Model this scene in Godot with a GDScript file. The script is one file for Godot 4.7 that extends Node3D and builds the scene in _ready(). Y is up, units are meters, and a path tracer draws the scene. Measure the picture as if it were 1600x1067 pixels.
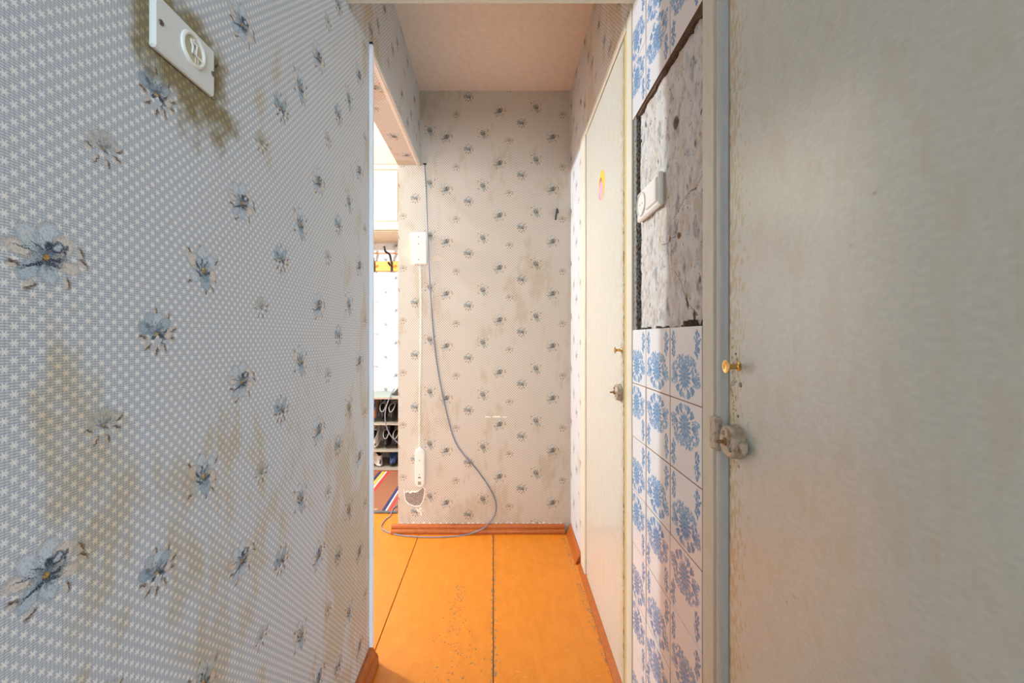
extends Node3D

# Corridor of an old flat. Lengths in metres; V(x, height, depth) turns a depth before the camera into -z.
const EYE := 1.095
const CEIL := 2.49
const LX := -0.415          # corridor face of the left wall
const HX := -0.538          # hall face of the left wall
const BZ := 2.348           # face of the wall at the end
const OPEN_Z := 1.405       # near edge of the opening in the left wall
const LINTEL := 2.07
const PW := 0.6             # wallpaper repeat, width and height
const PH := 0.2948

var M := {}
var n_big := FastNoiseLite.new()
var n_mid := FastNoiseLite.new()
var n_fine := FastNoiseLite.new()


class Shape:
	var v := PackedVector3Array()
	var n := PackedVector3Array()
	var uv := PackedVector2Array()
	var c := PackedColorArray()
	var ix := PackedInt32Array()
	var xf := Transform3D.IDENTITY
	var tinted := false

	func add(p: Vector3, nn: Vector3, t: Vector2, col := Color.WHITE) -> int:
		v.append(p)
		n.append(nn)
		uv.append(t)
		c.append(col)
		return v.size() - 1

	func face(a: int, b: int, d: int) -> void:
		var g := (v[b] - v[a]).cross(v[d] - v[a])
		if g.dot(n[a] + n[b] + n[d]) > 0.0:
			ix.append_array([a, d, b])
		else:
			ix.append_array([a, b, d])

	func planar(p: Vector3, nn: Vector3) -> Vector2:
		var m := nn.abs()
		if m.x >= m.y and m.x >= m.z:
			return Vector2(-p.z, -p.y)
		if m.y >= m.z:
			return Vector2(p.x, -p.z)
		return Vector2(p.x, -p.y)

	func poly(pts: Array, nn: Vector3) -> void:
		var wn := (xf.basis * nn).normalized()
		var k := []
		for p in pts:
			var w: Vector3 = xf * p
			k.append(add(w, wn, planar(w, wn)))
		for i in range(1, k.size() - 1):
			face(k[0], k[i], k[i + 1])

	# a chamfered box from lo to hi
	func box(lo: Vector3, hi: Vector3, b := 0.002) -> void:
		var s := (hi - lo) * 0.5
		var m := (hi + lo) * 0.5
		b = minf(b, minf(s.x, minf(s.y, s.z)) * 0.6)
		var axes := [Vector3.RIGHT, Vector3.UP, Vector3.BACK]
		for k in 3:
			var a: Vector3 = axes[k]
			var u: Vector3 = axes[(k + 1) % 3]
			var w: Vector3 = axes[(k + 2) % 3]
			for g in [-1.0, 1.0]:
				var pts := []
				for q in [[-1, -1], [1, -1], [1, 1], [-1, 1]]:
					pts.append(m + a * s.dot(a) * g + u * (s.dot(u) - b) * q[0] + w * (s.dot(w) - b) * q[1])
				poly(pts, a * g)
				for h in [-1.0, 1.0]:
					var e := []
					for q in [-1.0, 1.0]:
						e.append(m + a * s.dot(a) * g + u * (s.dot(u) - b) * h + w * (s.dot(w) - b) * q)
					for q in [1.0, -1.0]:
						e.append(m + a * (s.dot(a) - b) * g + u * s.dot(u) * h + w * (s.dot(w) - b) * q)
					poly(e, (a * g + u * h).normalized())
		for x in [-1.0, 1.0]:
			for y in [-1.0, 1.0]:
				for z in [-1.0, 1.0]:
					poly([m + Vector3(s.x * x, (s.y - b) * y, (s.z - b) * z), m + Vector3((s.x - b) * x, s.y * y, (s.z - b) * z), m + Vector3((s.x - b) * x, (s.y - b) * y, s.z * z)], Vector3(x, y, z).normalized())

	# a profile of (radius, height) turned about the y axis of xf
	func lathe(profile: Array, sides := 24) -> void:
		var count := profile.size()
		for i in count - 1:
			var p: Vector2 = profile[i]
			var q: Vector2 = profile[i + 1]
			var d := q - p
			if d.length() < 1e-7:
				continue
			var nr := Vector2(d.y, -d.x).normalized()
			var ring := []
			for k in sides + 1:
				var a := TAU * k / sides
				var rad := Vector3(cos(a), 0, sin(a))
				var nn := (xf.basis * (rad * nr.x + Vector3.UP * nr.y)).normalized()
				var p1 := xf * (rad * p.x + Vector3.UP * p.y)
				var p2 := xf * (rad * q.x + Vector3.UP * q.y)
				ring.append([add(p1, nn, planar(p1, nn)), add(p2, nn, planar(p2, nn))])
			for k in sides:
				face(ring[k][0], ring[k + 1][0], ring[k + 1][1])
				face(ring[k][0], ring[k + 1][1], ring[k][1])

	func tube(pts: Array, r: float, sides := 8) -> void:
		var side := Vector3.UP
		var rings := []
		for i in pts.size():
			var p: Vector3 = pts[i]
			var d: Vector3 = (pts[mini(i + 1, pts.size() - 1)] - pts[maxi(i - 1, 0)]).normalized()
			if i == 0 and absf(d.dot(side)) > 0.9:
				side = Vector3.RIGHT
			side = (side - d * side.dot(d)).normalized()
			var other := d.cross(side)
			var ring := []
			for k in sides:
				var a := TAU * k / sides
				var nn := side * cos(a) + other * sin(a)
				ring.append(add(xf * (p + nn * r), (xf.basis * nn).normalized(), Vector2(k / float(sides), i * 0.1)))
			rings.append(ring)
		for i in rings.size() - 1:
			for k in sides:
				var k2 := (k + 1) % sides
				face(rings[i][k], rings[i + 1][k], rings[i + 1][k2])
				face(rings[i][k], rings[i + 1][k2], rings[i][k2])
		for e in [0, rings.size() - 1]:
			var d: Vector3 = (pts[0] - pts[1]) if e == 0 else (pts[-1] - pts[-2])
			var cap := []
			for k in rings[e]:
				cap.append(add(v[k], (xf.basis * d).normalized(), Vector2.ZERO))
			for k in range(1, cap.size() - 1):
				face(cap[0], cap[k], cap[k + 1])

	# an outline in the plane of axes u, w pushed along d
	func prism(outline: PackedVector2Array, o: Vector3, u: Vector3, w: Vector3, d: Vector3) -> void:
		var t := Geometry2D.triangulate_polygon(outline)
		for e in [0, 1]:
			var nn: Vector3 = (xf.basis * (d if e else -d)).normalized()
			var k := []
			for p in outline:
				var q: Vector3 = xf * (o + u * p.x + w * p.y + d * e)
				k.append(add(q, nn, planar(q, nn)))
			for i in range(0, t.size(), 3):
				face(k[t[i]], k[t[i + 1]], k[t[i + 2]])
		var turn := -1.0 if Geometry2D.is_polygon_clockwise(outline) else 1.0
		for i in outline.size():
			var p := outline[i]
			var q := outline[(i + 1) % outline.size()]
			var s := (q - p).normalized() * turn
			poly([o + u * p.x + w * p.y, o + u * q.x + w * q.y, o + u * q.x + w * q.y + d, o + u * p.x + w * p.y + d], (u * s.y - w * s.x).normalized())

	# a sheet of cells: at(i, j) gives [point, uv, colour]
	func sheet(nu: int, nv: int, normal: Vector3, at: Callable, smooth := false) -> void:
		var first := v.size()
		for j in nv + 1:
			for i in nu + 1:
				var r: Array = at.call(i / float(nu), j / float(nv))
				add(r[0], normal, r[1], r[2])
		for j in nv:
			for i in nu:
				var a := first + j * (nu + 1) + i
				face(a, a + 1, a + nu + 2)
				face(a, a + nu + 2, a + nu + 1)
		if smooth:
			for j in nv + 1:
				for i in nu + 1:
					var a := first + j * (nu + 1)
					var du := v[a + mini(i + 1, nu)] - v[a + maxi(i - 1, 0)]
					var dv := v[first + mini(j + 1, nv) * (nu + 1) + i] - v[first + maxi(j - 1, 0) * (nu + 1) + i]
					var nn := du.cross(dv).normalized()
					n[a + i] = nn if nn.dot(normal) > 0 else -nn

	func mesh() -> ArrayMesh:
		var a := []
		a.resize(Mesh.ARRAY_MAX)
		a[Mesh.ARRAY_VERTEX] = v
		a[Mesh.ARRAY_NORMAL] = n
		a[Mesh.ARRAY_TEX_UV] = uv
		if tinted:
			a[Mesh.ARRAY_COLOR] = c
		a[Mesh.ARRAY_INDEX] = ix
		var m := ArrayMesh.new()
		m.add_surface_from_arrays(Mesh.PRIMITIVE_TRIANGLES, a)
		return m


# ---------------------------------------------------------------- naming and placing
func V(x: float, y: float, z: float) -> Vector3:
	return Vector3(x, y, -z)


func px(x: float, y: float, z: float) -> Vector3:   # a point measured on the photograph, at a known depth
	return V((x - 771.0) * z / 650.0, EYE - (y - 528.0) * z / 650.0, z)


func fl(x: float, y: float, h := 0.0) -> Vector3:   # the same for a point lying at height h
	return px(x, y, (EYE - h) * 650.0 / (y - 528.0))


# the right-hand wall runs at a slight angle: t along it, out towards the corridor
func R(t: float, y: float, out := 0.0) -> Vector3:
	return V(0.361 + 0.0323 * t - out, y, t)


func right_frame() -> Transform3D:   # x out of the right wall, y up, z towards the camera
	var along := Vector3(0.0323, 0, -1).normalized()
	return Transform3D(Basis(Vector3.UP.cross(-along), Vector3.UP, -along), R(0, 0))


func thing(called: String, label: String, category: String, group := "", kind := "") -> Node3D:
	var o := Node3D.new()
	o.name = called
	add_child(o, true)
	tag(o, label, category, group, kind)
	return o


func tag(o: Node, label: String, category: String, group := "", kind := "") -> void:
	o.set_meta("label", label)
	o.set_meta("category", category)
	if group:
		o.set_meta("group", group)
	if kind:
		o.set_meta("kind", kind)


func part(called: String, s: Shape, m: Material, parent: Node = self, label := "") -> MeshInstance3D:
	var o := MeshInstance3D.new()
	o.name = called
	o.mesh = s.mesh()
	o.material_override = m
	if label:
		o.set_meta("label", label)
	parent.add_child(o, true)
	return o


func boxed(lo: Vector3, hi: Vector3, b := 0.002, xf := Transform3D.IDENTITY) -> Shape:
	var s := Shape.new()
	s.xf = xf
	s.box(Vector3(minf(lo.x, hi.x), minf(lo.y, hi.y), minf(lo.z, hi.z)), Vector3(maxf(lo.x, hi.x), maxf(lo.y, hi.y), maxf(lo.z, hi.z)), b)
	return s


# a box on the right wall, from t0 to t1, y0 to y1, out0 to out1
func rbox(s: Shape, t0: float, t1: float, y0: float, y1: float, out0: float, out1: float, b := 0.002) -> Shape:
	s.xf = right_frame()
	s.box(Vector3(minf(-out0, -out1), y0, -maxf(t0, t1)), Vector3(maxf(-out0, -out1), y1, -minf(t0, t1)), b)
	return s


func curve(pts: Array, steps := 8) -> Array:   # Catmull-Rom through the points
	var out := []
	for i in pts.size() - 1:
		var a: Vector3 = pts[maxi(i - 1, 0)]
		var b: Vector3 = pts[i]
		var c: Vector3 = pts[i + 1]
		var d: Vector3 = pts[mini(i + 2, pts.size() - 1)]
		for k in steps:
			out.append(b.cubic_interpolate(c, a, d, k / float(steps)))
	out.append(pts[-1])
	return out


# ---------------------------------------------------------------- materials
func rgb(r: int, g: int, b: int) -> Color:
	return Color8(r, g, b)


func noise(freq: float, octaves: int, size := 256, low := Color.BLACK, high := Color.WHITE, from := 0.0, to := 1.0, sd := 1) -> NoiseTexture2D:
	var f := FastNoiseLite.new()
	f.seed = sd
	f.noise_type = FastNoiseLite.TYPE_SIMPLEX_SMOOTH
	f.frequency = freq
	f.fractal_octaves = octaves
	var g := Gradient.new()
	g.offsets = PackedFloat32Array([from, to])
	g.colors = PackedColorArray([low, high])
	var t := NoiseTexture2D.new()
	t.width = size
	t.height = size
	t.seamless = true
	t.noise = f
	t.color_ramp = g
	return t


func mat(called: String, c: Color, rough := 0.6, metal := 0.0) -> StandardMaterial3D:
	var m := StandardMaterial3D.new()
	m.resource_name = called
	m.albedo_color = c
	m.roughness = rough
	m.metallic = metal
	M[called] = m
	return m


func grained(m: StandardMaterial3D, t: Texture2D, scale: Vector3, bump: Texture2D = null, deep := 0.05) -> StandardMaterial3D:
	m.albedo_texture = t
	m.uv1_triplanar = true
	m.uv1_world_triplanar = true
	m.uv1_scale = scale
	if bump:
		m.heightmap_enabled = true
		m.heightmap_texture = bump
		m.heightmap_scale = deep
	return m


func stamp(im: Image, cx: float, cy: float, rx: float, ry: float, ang: float, col: Color, soft := 0.25) -> void:
	var r := maxf(rx, ry) + 1.0
	var ca := cos(ang)
	var sa := sin(ang)
	for y in range(maxi(0, int(cy - r)), mini(im.get_height(), int(cy + r) + 1)):
		for x in range(maxi(0, int(cx - r)), mini(im.get_width(), int(cx + r) + 1)):
			var dx := x - cx
			var dy := y - cy
			var d := Vector2((dx * ca + dy * sa) / rx, (dy * ca - dx * sa) / ry).length()
			if d < 1.0:
				var k := col
				k.a *= clampf((1.0 - d) / soft, 0.0, 1.0)
				im.set_pixel(x, y, im.get_pixel(x, y).blend(k))


func at_polar(c: Vector2, a: float, d: float) -> Vector2:
	return c + Vector2(cos(a), sin(a)) * d


func leaf_print(im: Image, p: Vector2, a: float, size: float) -> void:   # a pale bud with a brown line along one side
	stamp(im, p.x + 3 * sin(a), p.y - 3 * cos(a), 25 * size, 13 * size, a, Color(rgb(104, 82, 66), 0.9), 0.5)
	stamp(im, p.x - 2 * sin(a), p.y + 2 * cos(a), 23 * size, 11 * size, a, rgb(218, 206, 194), 0.5)
	stamp(im, p.x + 5 * sin(a), p.y - 5 * cos(a), 19 * size, 3.4 * size, a + 0.15, rgb(78, 60, 50), 0.6)


func petal_print(im: Image, c: Vector2, a: float, far: float, long: float, wide: float, col: Color, vein: Color) -> void:
	var p := at_polar(c, a, far)
	stamp(im, p.x, p.y, long + 4, wide + 4, a, Color(vein.lerp(col, 0.62), 0.8), 0.3)
	stamp(im, p.x, p.y, long, wide, a, col, 0.3)
	for k in 9:   # strokes that fan out of the throat
		var b := a + (k - 4) * 0.09 * wide / 24.0
		var q := at_polar(c, b, far - long * (0.45 - 0.12 * ((k * 7) % 4)))
		stamp(im, q.x, q.y, long * (0.22 + 0.1 * ((k * 5) % 3)), 1.7, b, Color(vein, 0.55), 0.7)
	var q2 := at_polar(c, a, far - long * 0.72)
	stamp(im, q2.x, q2.y, long * 0.55, wide * 0.5, a, Color(vein.lerp(rgb(92, 124, 150), 0.35), 0.8), 0.95)


func flower_print(kind: int) -> Image:
	var im := Image.create_empty(256, 256, false, Image.FORMAT_RGBA8)
	im.fill(Color(0.75, 0.77, 0.78, 0))
	var c := Vector2(128, 128)
	var pale := rgb(208, 218, 226)
	var warm := rgb(226, 214, 202)
	var blue := rgb(138, 164, 184)
	var navy := rgb(26, 44, 64)
	var gold := rgb(206, 152, 56)
	if kind == 0:     # open blossom seen from the front, taller than wide
		for l in [[36, 62, 0.9], [98, 34, 1.9], [218, 78, 2.2], [44, 188, 2.7], [142, 228, 1.5], [188, 216, 0.9], [206, 176, 0.3]]:
			leaf_print(im, Vector2(l[0], l[1]), l[2], 0.95)
		for q in [[3.6, 62, 52, 34, warm], [4.6, 60, 50, 36, pale], [5.6, 58, 46, 34, pale], [0.35, 56, 48, 30, warm], [1.3, 58, 48, 34, blue.lerp(pale, 0.4)], [2.5, 56, 46, 30, pale]]:
			petal_print(im, c, q[0], q[1], q[2], q[3], q[4], navy)
		for q in [[4.1, 34, 30, 20, pale.lerp(blue, 0.3)], [5.2, 32, 28, 18, pale], [1.0, 34, 30, 20, blue], [2.6, 32, 28, 16, pale]]:
			petal_print(im, c, q[0], q[1], q[2], q[3], q[4], navy)
		for q in [[92, 116, 30, 8, 0.8], [104, 152, 34, 9, 0.55], [160, 146, 28, 8, -0.5], [150, 100, 24, 7, -0.9], [122, 92, 20, 7, 1.3]]:
			stamp(im, q[0], q[1], q[2], q[3], q[4], Color(navy, 0.9), 0.7)
		stamp(im, 132, 136, 17, 22, -0.5, rgb(70, 60, 44), 0.5)
		stamp(im, 130, 132, 12, 17, -0.5, gold, 0.5)
		stamp(im, 127, 128, 5, 7, -0.5, rgb(234, 200, 120), 0.6)
	elif kind == 1:   # blossom on its side: long petals to the left, a loop above on the right
		for l in [[224, 104, 1.1], [232, 138, 0.7], [72, 222, 2.6], [52, 66, 0.8], [104, 48, 1.6], [180, 208, 1.4], [30, 170, 0.3]]:
			leaf_print(im, Vector2(l[0], l[1]), l[2], 1.0)
		for q in [[3.35, 66, 66, 26, warm], [3.95, 66, 58, 34, pale], [4.75, 62, 52, 40, pale], [5.5, 60, 46, 34, warm], [2.45, 58, 54, 28, pale.lerp(blue, 0.3)], [1.5, 44, 44, 30, pale.lerp(blue, 0.2)], [0.3, 58, 50, 24, warm]]:
			petal_print(im, Vector2(124, 136), q[0], q[1], q[2], q[3], q[4], navy)
		for q in [[84, 162, 52, 6, -0.42], [62, 118, 44, 3, 0.22], [94, 104, 34, 3, 0.6], [128, 100, 14, 22, 0.5], [150, 138, 34, 9, -0.25], [176, 106, 7, 24, 0.25], [134, 154, 30, 8, 0.2]]:
			stamp(im, q[0], q[1], q[2], q[3], q[4], Color(navy, 0.92), 0.6)
		stamp(im, 152, 100, 26, 19, -0.8, navy, 0.35)
		stamp(im, 153, 98, 18, 12, -0.8, rgb(200, 208, 214), 0.4)
		stamp(im, 118, 138, 15, 13, 0.4, rgb(80, 66, 40), 0.5)
		stamp(im, 121, 136, 11, 10, 0.4, gold, 0.5)
	elif kind == 2:   # half-open blossom, blue petals up, brown leaves below
		for l in [[206, 118, 2.6], [196, 158, 0.4], [160, 196, 1.1], [118, 206, 1.7], [78, 186, 2.5], [56, 156, 0.3], [176, 66, 2.2], [116, 54, 1.4]]:
			leaf_print(im, Vector2(l[0], l[1]), l[2], 1.05)
		for q in [[3.45, 52, 46, 26, blue.lerp(pale, 0.25)], [4.1, 50, 46, 30, blue.lerp(pale, 0.6)], [4.8, 46, 42, 30, pale], [5.5, 46, 42, 26, blue.lerp(pale, 0.5)], [0.1, 42, 38, 22, warm]]:
			petal_print(im, Vector2(126, 134), q[0], q[1], q[2], q[3], q[4], navy)
		for q in [[80, 108, 24, 12, 0.6, 0.5], [146, 146, 34, 10, 0.45, 0.9], [110, 152, 24, 8, -0.5, 0.9], [150, 170, 8, 24, 0.3, 0.6], [168, 128, 20, 7, -0.8, 0.8]]:
			stamp(im, q[0], q[1], q[2], q[3], q[4], Color(navy, q[5]), 0.6)
		stamp(im, 124, 138, 13, 9, 0.3, gold, 0.6)
	else:             # small pale one
		for l in [[186, 110, 2.6], [176, 150, 0.5], [140, 178, 1.3], [96, 174, 2.2], [72, 144, 0.3]]:
			leaf_print(im, Vector2(l[0], l[1]), l[2], 0.85)
		for k in 4:
			petal_print(im, c, 3.5 + k * 0.66, 34, 32, 20, warm.lerp(rgb(176, 182, 184), 0.5), rgb(92, 102, 110))
		stamp(im, 132, 134, 24, 8, 0.5, Color(rgb(80, 90, 100), 0.9), 0.6)
		stamp(im, 126, 128, 8, 6, 0.2, rgb(186, 150, 88), 0.5)
	var out := Image.create_empty(256, 256, false, Image.FORMAT_RGBA8)
	for y in 256:   # wavering, broken, brushy edges
		for x in 256:
			var wx := x + 7.0 * n_mid.get_noise_2d(x * 0.05, y * 0.05 + 40.0 * kind) + 2.5 * n_mid.get_noise_2d(x * 0.2, y * 0.2)
			var wy := y + 7.0 * n_mid.get_noise_2d(x * 0.05 + 90.0, y * 0.05 + 40.0 * kind) + 2.5 * n_mid.get_noise_2d(x * 0.2 + 60.0, y * 0.2)
			var k := im.get_pixel(clampi(int(wx), 0, 255), clampi(int(wy), 0, 255))
			if k.a > 0.0:
				var g := n_fine.get_noise_2d(x * 0.55, y * 0.55)
				k.a *= clampf(1.0 + 1.1 * g, 0.0, 1.0)
				k = k.darkened(clampf(0.25 * n_mid.get_noise_2d(x * 0.11, y * 0.07 + 9.0), 0.0, 1.0))
				out.set_pixel(x, y, k)
	return out


func wallpaper_print() -> ImageTexture:
	var cell := Image.create_empty(48, 48, false, Image.FORMAT_RGBA8)
	for y in 48:
		for x in 48:
			var c := rgb(206, 211, 218)
			if y % 8 < 3:
				c = c.darkened(0.16)
			if x % 12 < 2:
				c = c.darkened(0.10)
			elif x % 12 in [5, 6, 7] and y % 8 in [4, 5, 6]:
				c = c.lightened(0.22)
			for o in [Vector2(0, 0), Vector2(48, 0), Vector2(0, 48), Vector2(48, 48), Vector2(24, 24)]:
				var d: Vector2 = Vector2(x, y) - o
				var r := 12.0 * (0.34 + 0.66 * pow(absf(cos(3.0 * d.angle())), 2.0))
				c = c.lerp(rgb(250, 246, 240), 0.92 * clampf((r - d.length()) / 2.2 + 0.5, 0, 1))
			cell.set_pixel(x, y, c)
	var im := Image.create_empty(41 * 48, 20 * 48, false, Image.FORMAT_RGBA8)
	for j in 20:
		for i in 41:
			im.blit_rect(cell, Rect2i(0, 0, 48, 48), Vector2i(i * 48, j * 48))
	var where := [[0, 0.0, 0.0], [1, 0.0946, -0.1257], [2, 0.22, -0.057], [3, 0.149, 0.044]]
	for f in where:
		var fim := flower_print(f[0])
		for half in 2:
			var x := int(fposmod((f[1] / PW + 0.5 * half), 1.0) * im.get_width())
			var y := int(fposmod((f[2] / PH + 0.5 * half), 1.0) * im.get_height())
			for ox in [-1, 0, 1]:
				for oy in [-1, 0, 1]:
					im.blend_rect(fim, Rect2i(0, 0, 256, 256), Vector2i(x - 128 + ox * im.get_width(), y - 128 + oy * im.get_height()))
	return ImageTexture.create_from_image(im)


func tile_print() -> ImageTexture:   # a bouquet with an arch of small flowers over it and a garland hanging in each upper corner
	var im := Image.create_empty(320, 320, false, Image.FORMAT_RGBA8)
	im.fill(rgb(233, 236, 240))
	var rng := RandomNumberGenerator.new()
	rng.seed = 11
	var blue := rgb(124, 170, 212)
	var deep := rgb(94, 146, 198)
	for s in [0, 1]:   # a garland in each upper corner, two bunches one under the other
		var gx := 42.0 if s == 0 else 278.0
		for k in 44:
			var y := 20.0 + k * 2.55
			var w := 3.0 + (27.0 * sin(clampf((y - 24) / 62.0, 0, 1) * PI) if y < 84 else 23.0 * sin(clampf((y - 82) / 46.0, 0, 1) * PI))
			stamp(im, gx + rng.randf_range(-w, w), y, 10, 5.5, rng.randf_range(0.6, 2.5), deep if rng.randf() < 0.7 else blue, 0.3)
	for k in 130:   # arch of sprigs with five petals and leaflets
		var a := lerpf(PI * 0.95, PI * 2.05, k / 129.0)
		var r := rng.randf_range(86, 146)
		var p := Vector2(160, 232) + Vector2(cos(a) * r * 0.98, sin(a) * r * 0.8)
		if absf(p.x - 160) < 22 and p.y > 158:
			continue
		var turn := rng.randf_range(0, TAU)
		if k % 3 == 0:
			for q in 5:
				var e := p + at_polar(Vector2.ZERO, turn + q * 1.257, 7.0)
				stamp(im, e.x, e.y, 6.0, 3.8, turn + q * 1.257, blue, 0.35)
		else:
			for q in [-0.6, 0.0, 0.6]:
				var e := p + at_polar(Vector2.ZERO, turn + q, 7.0)
				stamp(im, e.x, e.y, 8.0, 2.6, turn + q, deep if k % 2 else blue, 0.3)
	for ring in [[50.0, 17, 17.0, 7.5], [37.0, 15, 16.0, 7.5], [24.0, 11, 13.0, 7.0], [11.0, 7, 10.0, 6.0]]:   # the big dahlia
		for k in ring[1]:
			var a: float = TAU * k / ring[1] + ring[0]
			var p := Vector2(160, 212) + Vector2(cos(a), sin(a)) * (ring[0] as float)
			stamp(im, p.x, p.y, ring[2], ring[3], a, deep if int(ring[0]) % 2 else blue, 0.3)
	for f in [[96, 262, 24, 2.4], [126, 280, 22, 2.0], [196, 280, 24, 1.1], [228, 264, 24, 0.7], [84, 216, 18, 3.0], [238, 222, 18, 0.1]]:   # tulips and leaves under it
		for k in [-0.5, 0.0, 0.5]:
			var p := Vector2(f[0], f[1]) + at_polar(Vector2.ZERO, f[3] + k, 8.0)
			stamp(im, p.x, p.y, f[2], f[2] * 0.4, f[3] + k, deep, 0.2)
	for k in 46:
		var a := rng.randf_range(-0.3, PI + 0.3)
		var p := Vector2(160, 226) + Vector2(cos(a) * rng.randf_range(76, 118), sin(a) * rng.randf_range(60, 82))
		stamp(im, p.x, p.y, 9.0, 3.6, rng.randf_range(0, TAU), blue, 0.35)
	return ImageTexture.create_from_image(im)


func floor_print() -> ImageTexture:   # one pixel a millimetre, x from -0.5 to 0.5, depth from 1.2 to 2.4
	var im := Image.create_empty(1000, 1200, false, Image.FORMAT_RGBA8)
	var rng := RandomNumberGenerator.new()
	rng.seed = 5
	for y in range(0, 1200, 4):
		for x in range(0, 1000, 4):
			var k := n_mid.get_noise_2d(x * 0.02, y * 0.008) * 0.06 + n_fine.get_noise_2d(x, y) * 0.05
			im.fill_rect(Rect2i(x, y, 4, 4), rgb(214, 126, 28).lightened(k) if k > 0 else rgb(214, 126, 28).darkened(-k))
	var chip := rgb(112, 96, 78)
	for k in 330:
		var z := rng.randf_range(1.2, 1.85)
		var spread := 0.02 + 0.05 * maxf(0.0, (1.7 - z) / 0.5)
		var x := -0.135 + rng.randfn(0, 1) * spread + (z - 1.35) * -0.04
		if n_mid.get_noise_2d(x * 30, z * 30) > -0.05:
			stamp(im, (x + 0.5) * 1000, (z - 1.2) * 1000, rng.randf_range(1.5, 5.5), rng.randf_range(1.2, 3.6), rng.randf_range(0, 3), chip, 0.5)
	for k in 700:   # paint flaked off along the middle joint and by the right-hand skirting
		var z := rng.randf_range(1.2, 2.4)
		var x := rng.randfn(0, 0.0042) if k < 500 else 0.385 + rng.randfn(0, 0.006)
		stamp(im, (x + 0.5) * 1000, (z - 1.2) * 1000, rng.randf_range(1.5, 4.2), rng.randf_range(2.0, 8.0), 0, rgb(126, 110, 96), 0.5)
	for k in 60:
		stamp(im, rng.randf_range(50, 880), rng.randf_range(100, 1190), rng.randf_range(3, 16), rng.randf_range(0.7, 1.3), rng.randf_range(-0.6, 0.6), Color(rgb(244, 190, 120), 0.7), 0.6)
	for k in 50:
		stamp(im, rng.randf_range(50, 880), rng.randf_range(20, 1190), rng.randf_range(1, 2.4), rng.randf_range(0.8, 2), 0, rgb(150, 92, 40), 0.6)
	stamp(im, 352, 160, 12, 3, 0.2, rgb(192, 92, 40), 0.6)
	stamp(im, 375, 100, 2, 15, 0.35, rgb(110, 90, 70), 0.5)
	return ImageTexture.create_from_image(im)


func concrete_print() -> ImageTexture:   # old tile adhesive and render: pale grey, sandy patches, dark pits and cracks
	var im := Image.create_empty(400, 620, false, Image.FORMAT_RGBA8)
	var rng := RandomNumberGenerator.new()
	rng.seed = 9
	for y in range(0, 620, 2):
		for x in range(0, 400, 2):
			var a := n_mid.get_noise_2d(x * 0.013, y * 0.007)
			var b := n_mid.get_noise_2d(x * 0.034 + 300, y * 0.016)
			var c := rgb(218, 216, 213).lerp(rgb(198, 184, 162), smoothstep(0.05, 0.35, a) * 0.55).lerp(rgb(172, 170, 169), smoothstep(0.05, 0.5, -a * 0.6 + b * 0.7))
			c = c.lerp(rgb(226, 222, 218), smoothstep(0.0, 0.4, n_mid.get_noise_2d(x * 0.05, y * 0.022)) * 0.7)
			im.fill_rect(Rect2i(x, y, 2, 2), c.darkened(0.04 + 0.05 * n_fine.get_noise_2d(x, y)))
	for k in 260:
		var x := rng.randf_range(0, 400)
		var y := rng.randf_range(0, 620)
		var big := rng.randf_range(1.2, 3.0) if k % 5 else rng.randf_range(3, 7)
		stamp(im, x, y, big, big * rng.randf_range(1.2, 1.9), rng.randf_range(-0.4, 0.4), rgb(112, 106, 102) if k % 3 == 0 else rgb(160, 154, 148), 0.6)
	for line in cracks():
		for i in line.size() - 1:
			for s in 24:
				var p: Vector2 = line[i].lerp(line[i + 1], s / 24.0)
				stamp(im, p.x * 400 + rng.randf_range(-1.5, 1.5), p.y * 620 + rng.randf_range(-1.5, 1.5), 1.5, 1.7, 0, rgb(112, 94, 78), 0.7)
	for q in [[150, 155, 15, 18, 0.5, rgb(104, 90, 74)], [138, 408, 14, 8, -0.2, rgb(120, 94, 70)], [190, 404, 12, 8, 0.3, rgb(150, 112, 84)], [95, 555, 5, 20, 0.2, rgb(92, 78, 64)], [62, 590, 5, 18, 0.1, rgb(92, 78, 64)], [40, 612, 30, 6, 0.0, rgb(90, 80, 74)]]:
		stamp(im, q[0], q[1], q[2], q[3], q[4], q[5], 0.3)
	return ImageTexture.create_from_image(im)


func cracks() -> Array:   # across the bared patch: u from its near side, v down
	return [
		[Vector2(0.0, 0.5), Vector2(0.14, 0.535), Vector2(0.22, 0.535), Vector2(0.36, 0.57), Vector2(0.5, 0.6)],
		[Vector2(0.36, 0.6), Vector2(0.4, 0.65), Vector2(0.52, 0.66), Vector2(0.6, 0.655)],
		[Vector2(0.4, 0.78), Vector2(0.3, 0.84), Vector2(0.24, 0.9), Vector2(0.12, 0.95)],
	]


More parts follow.
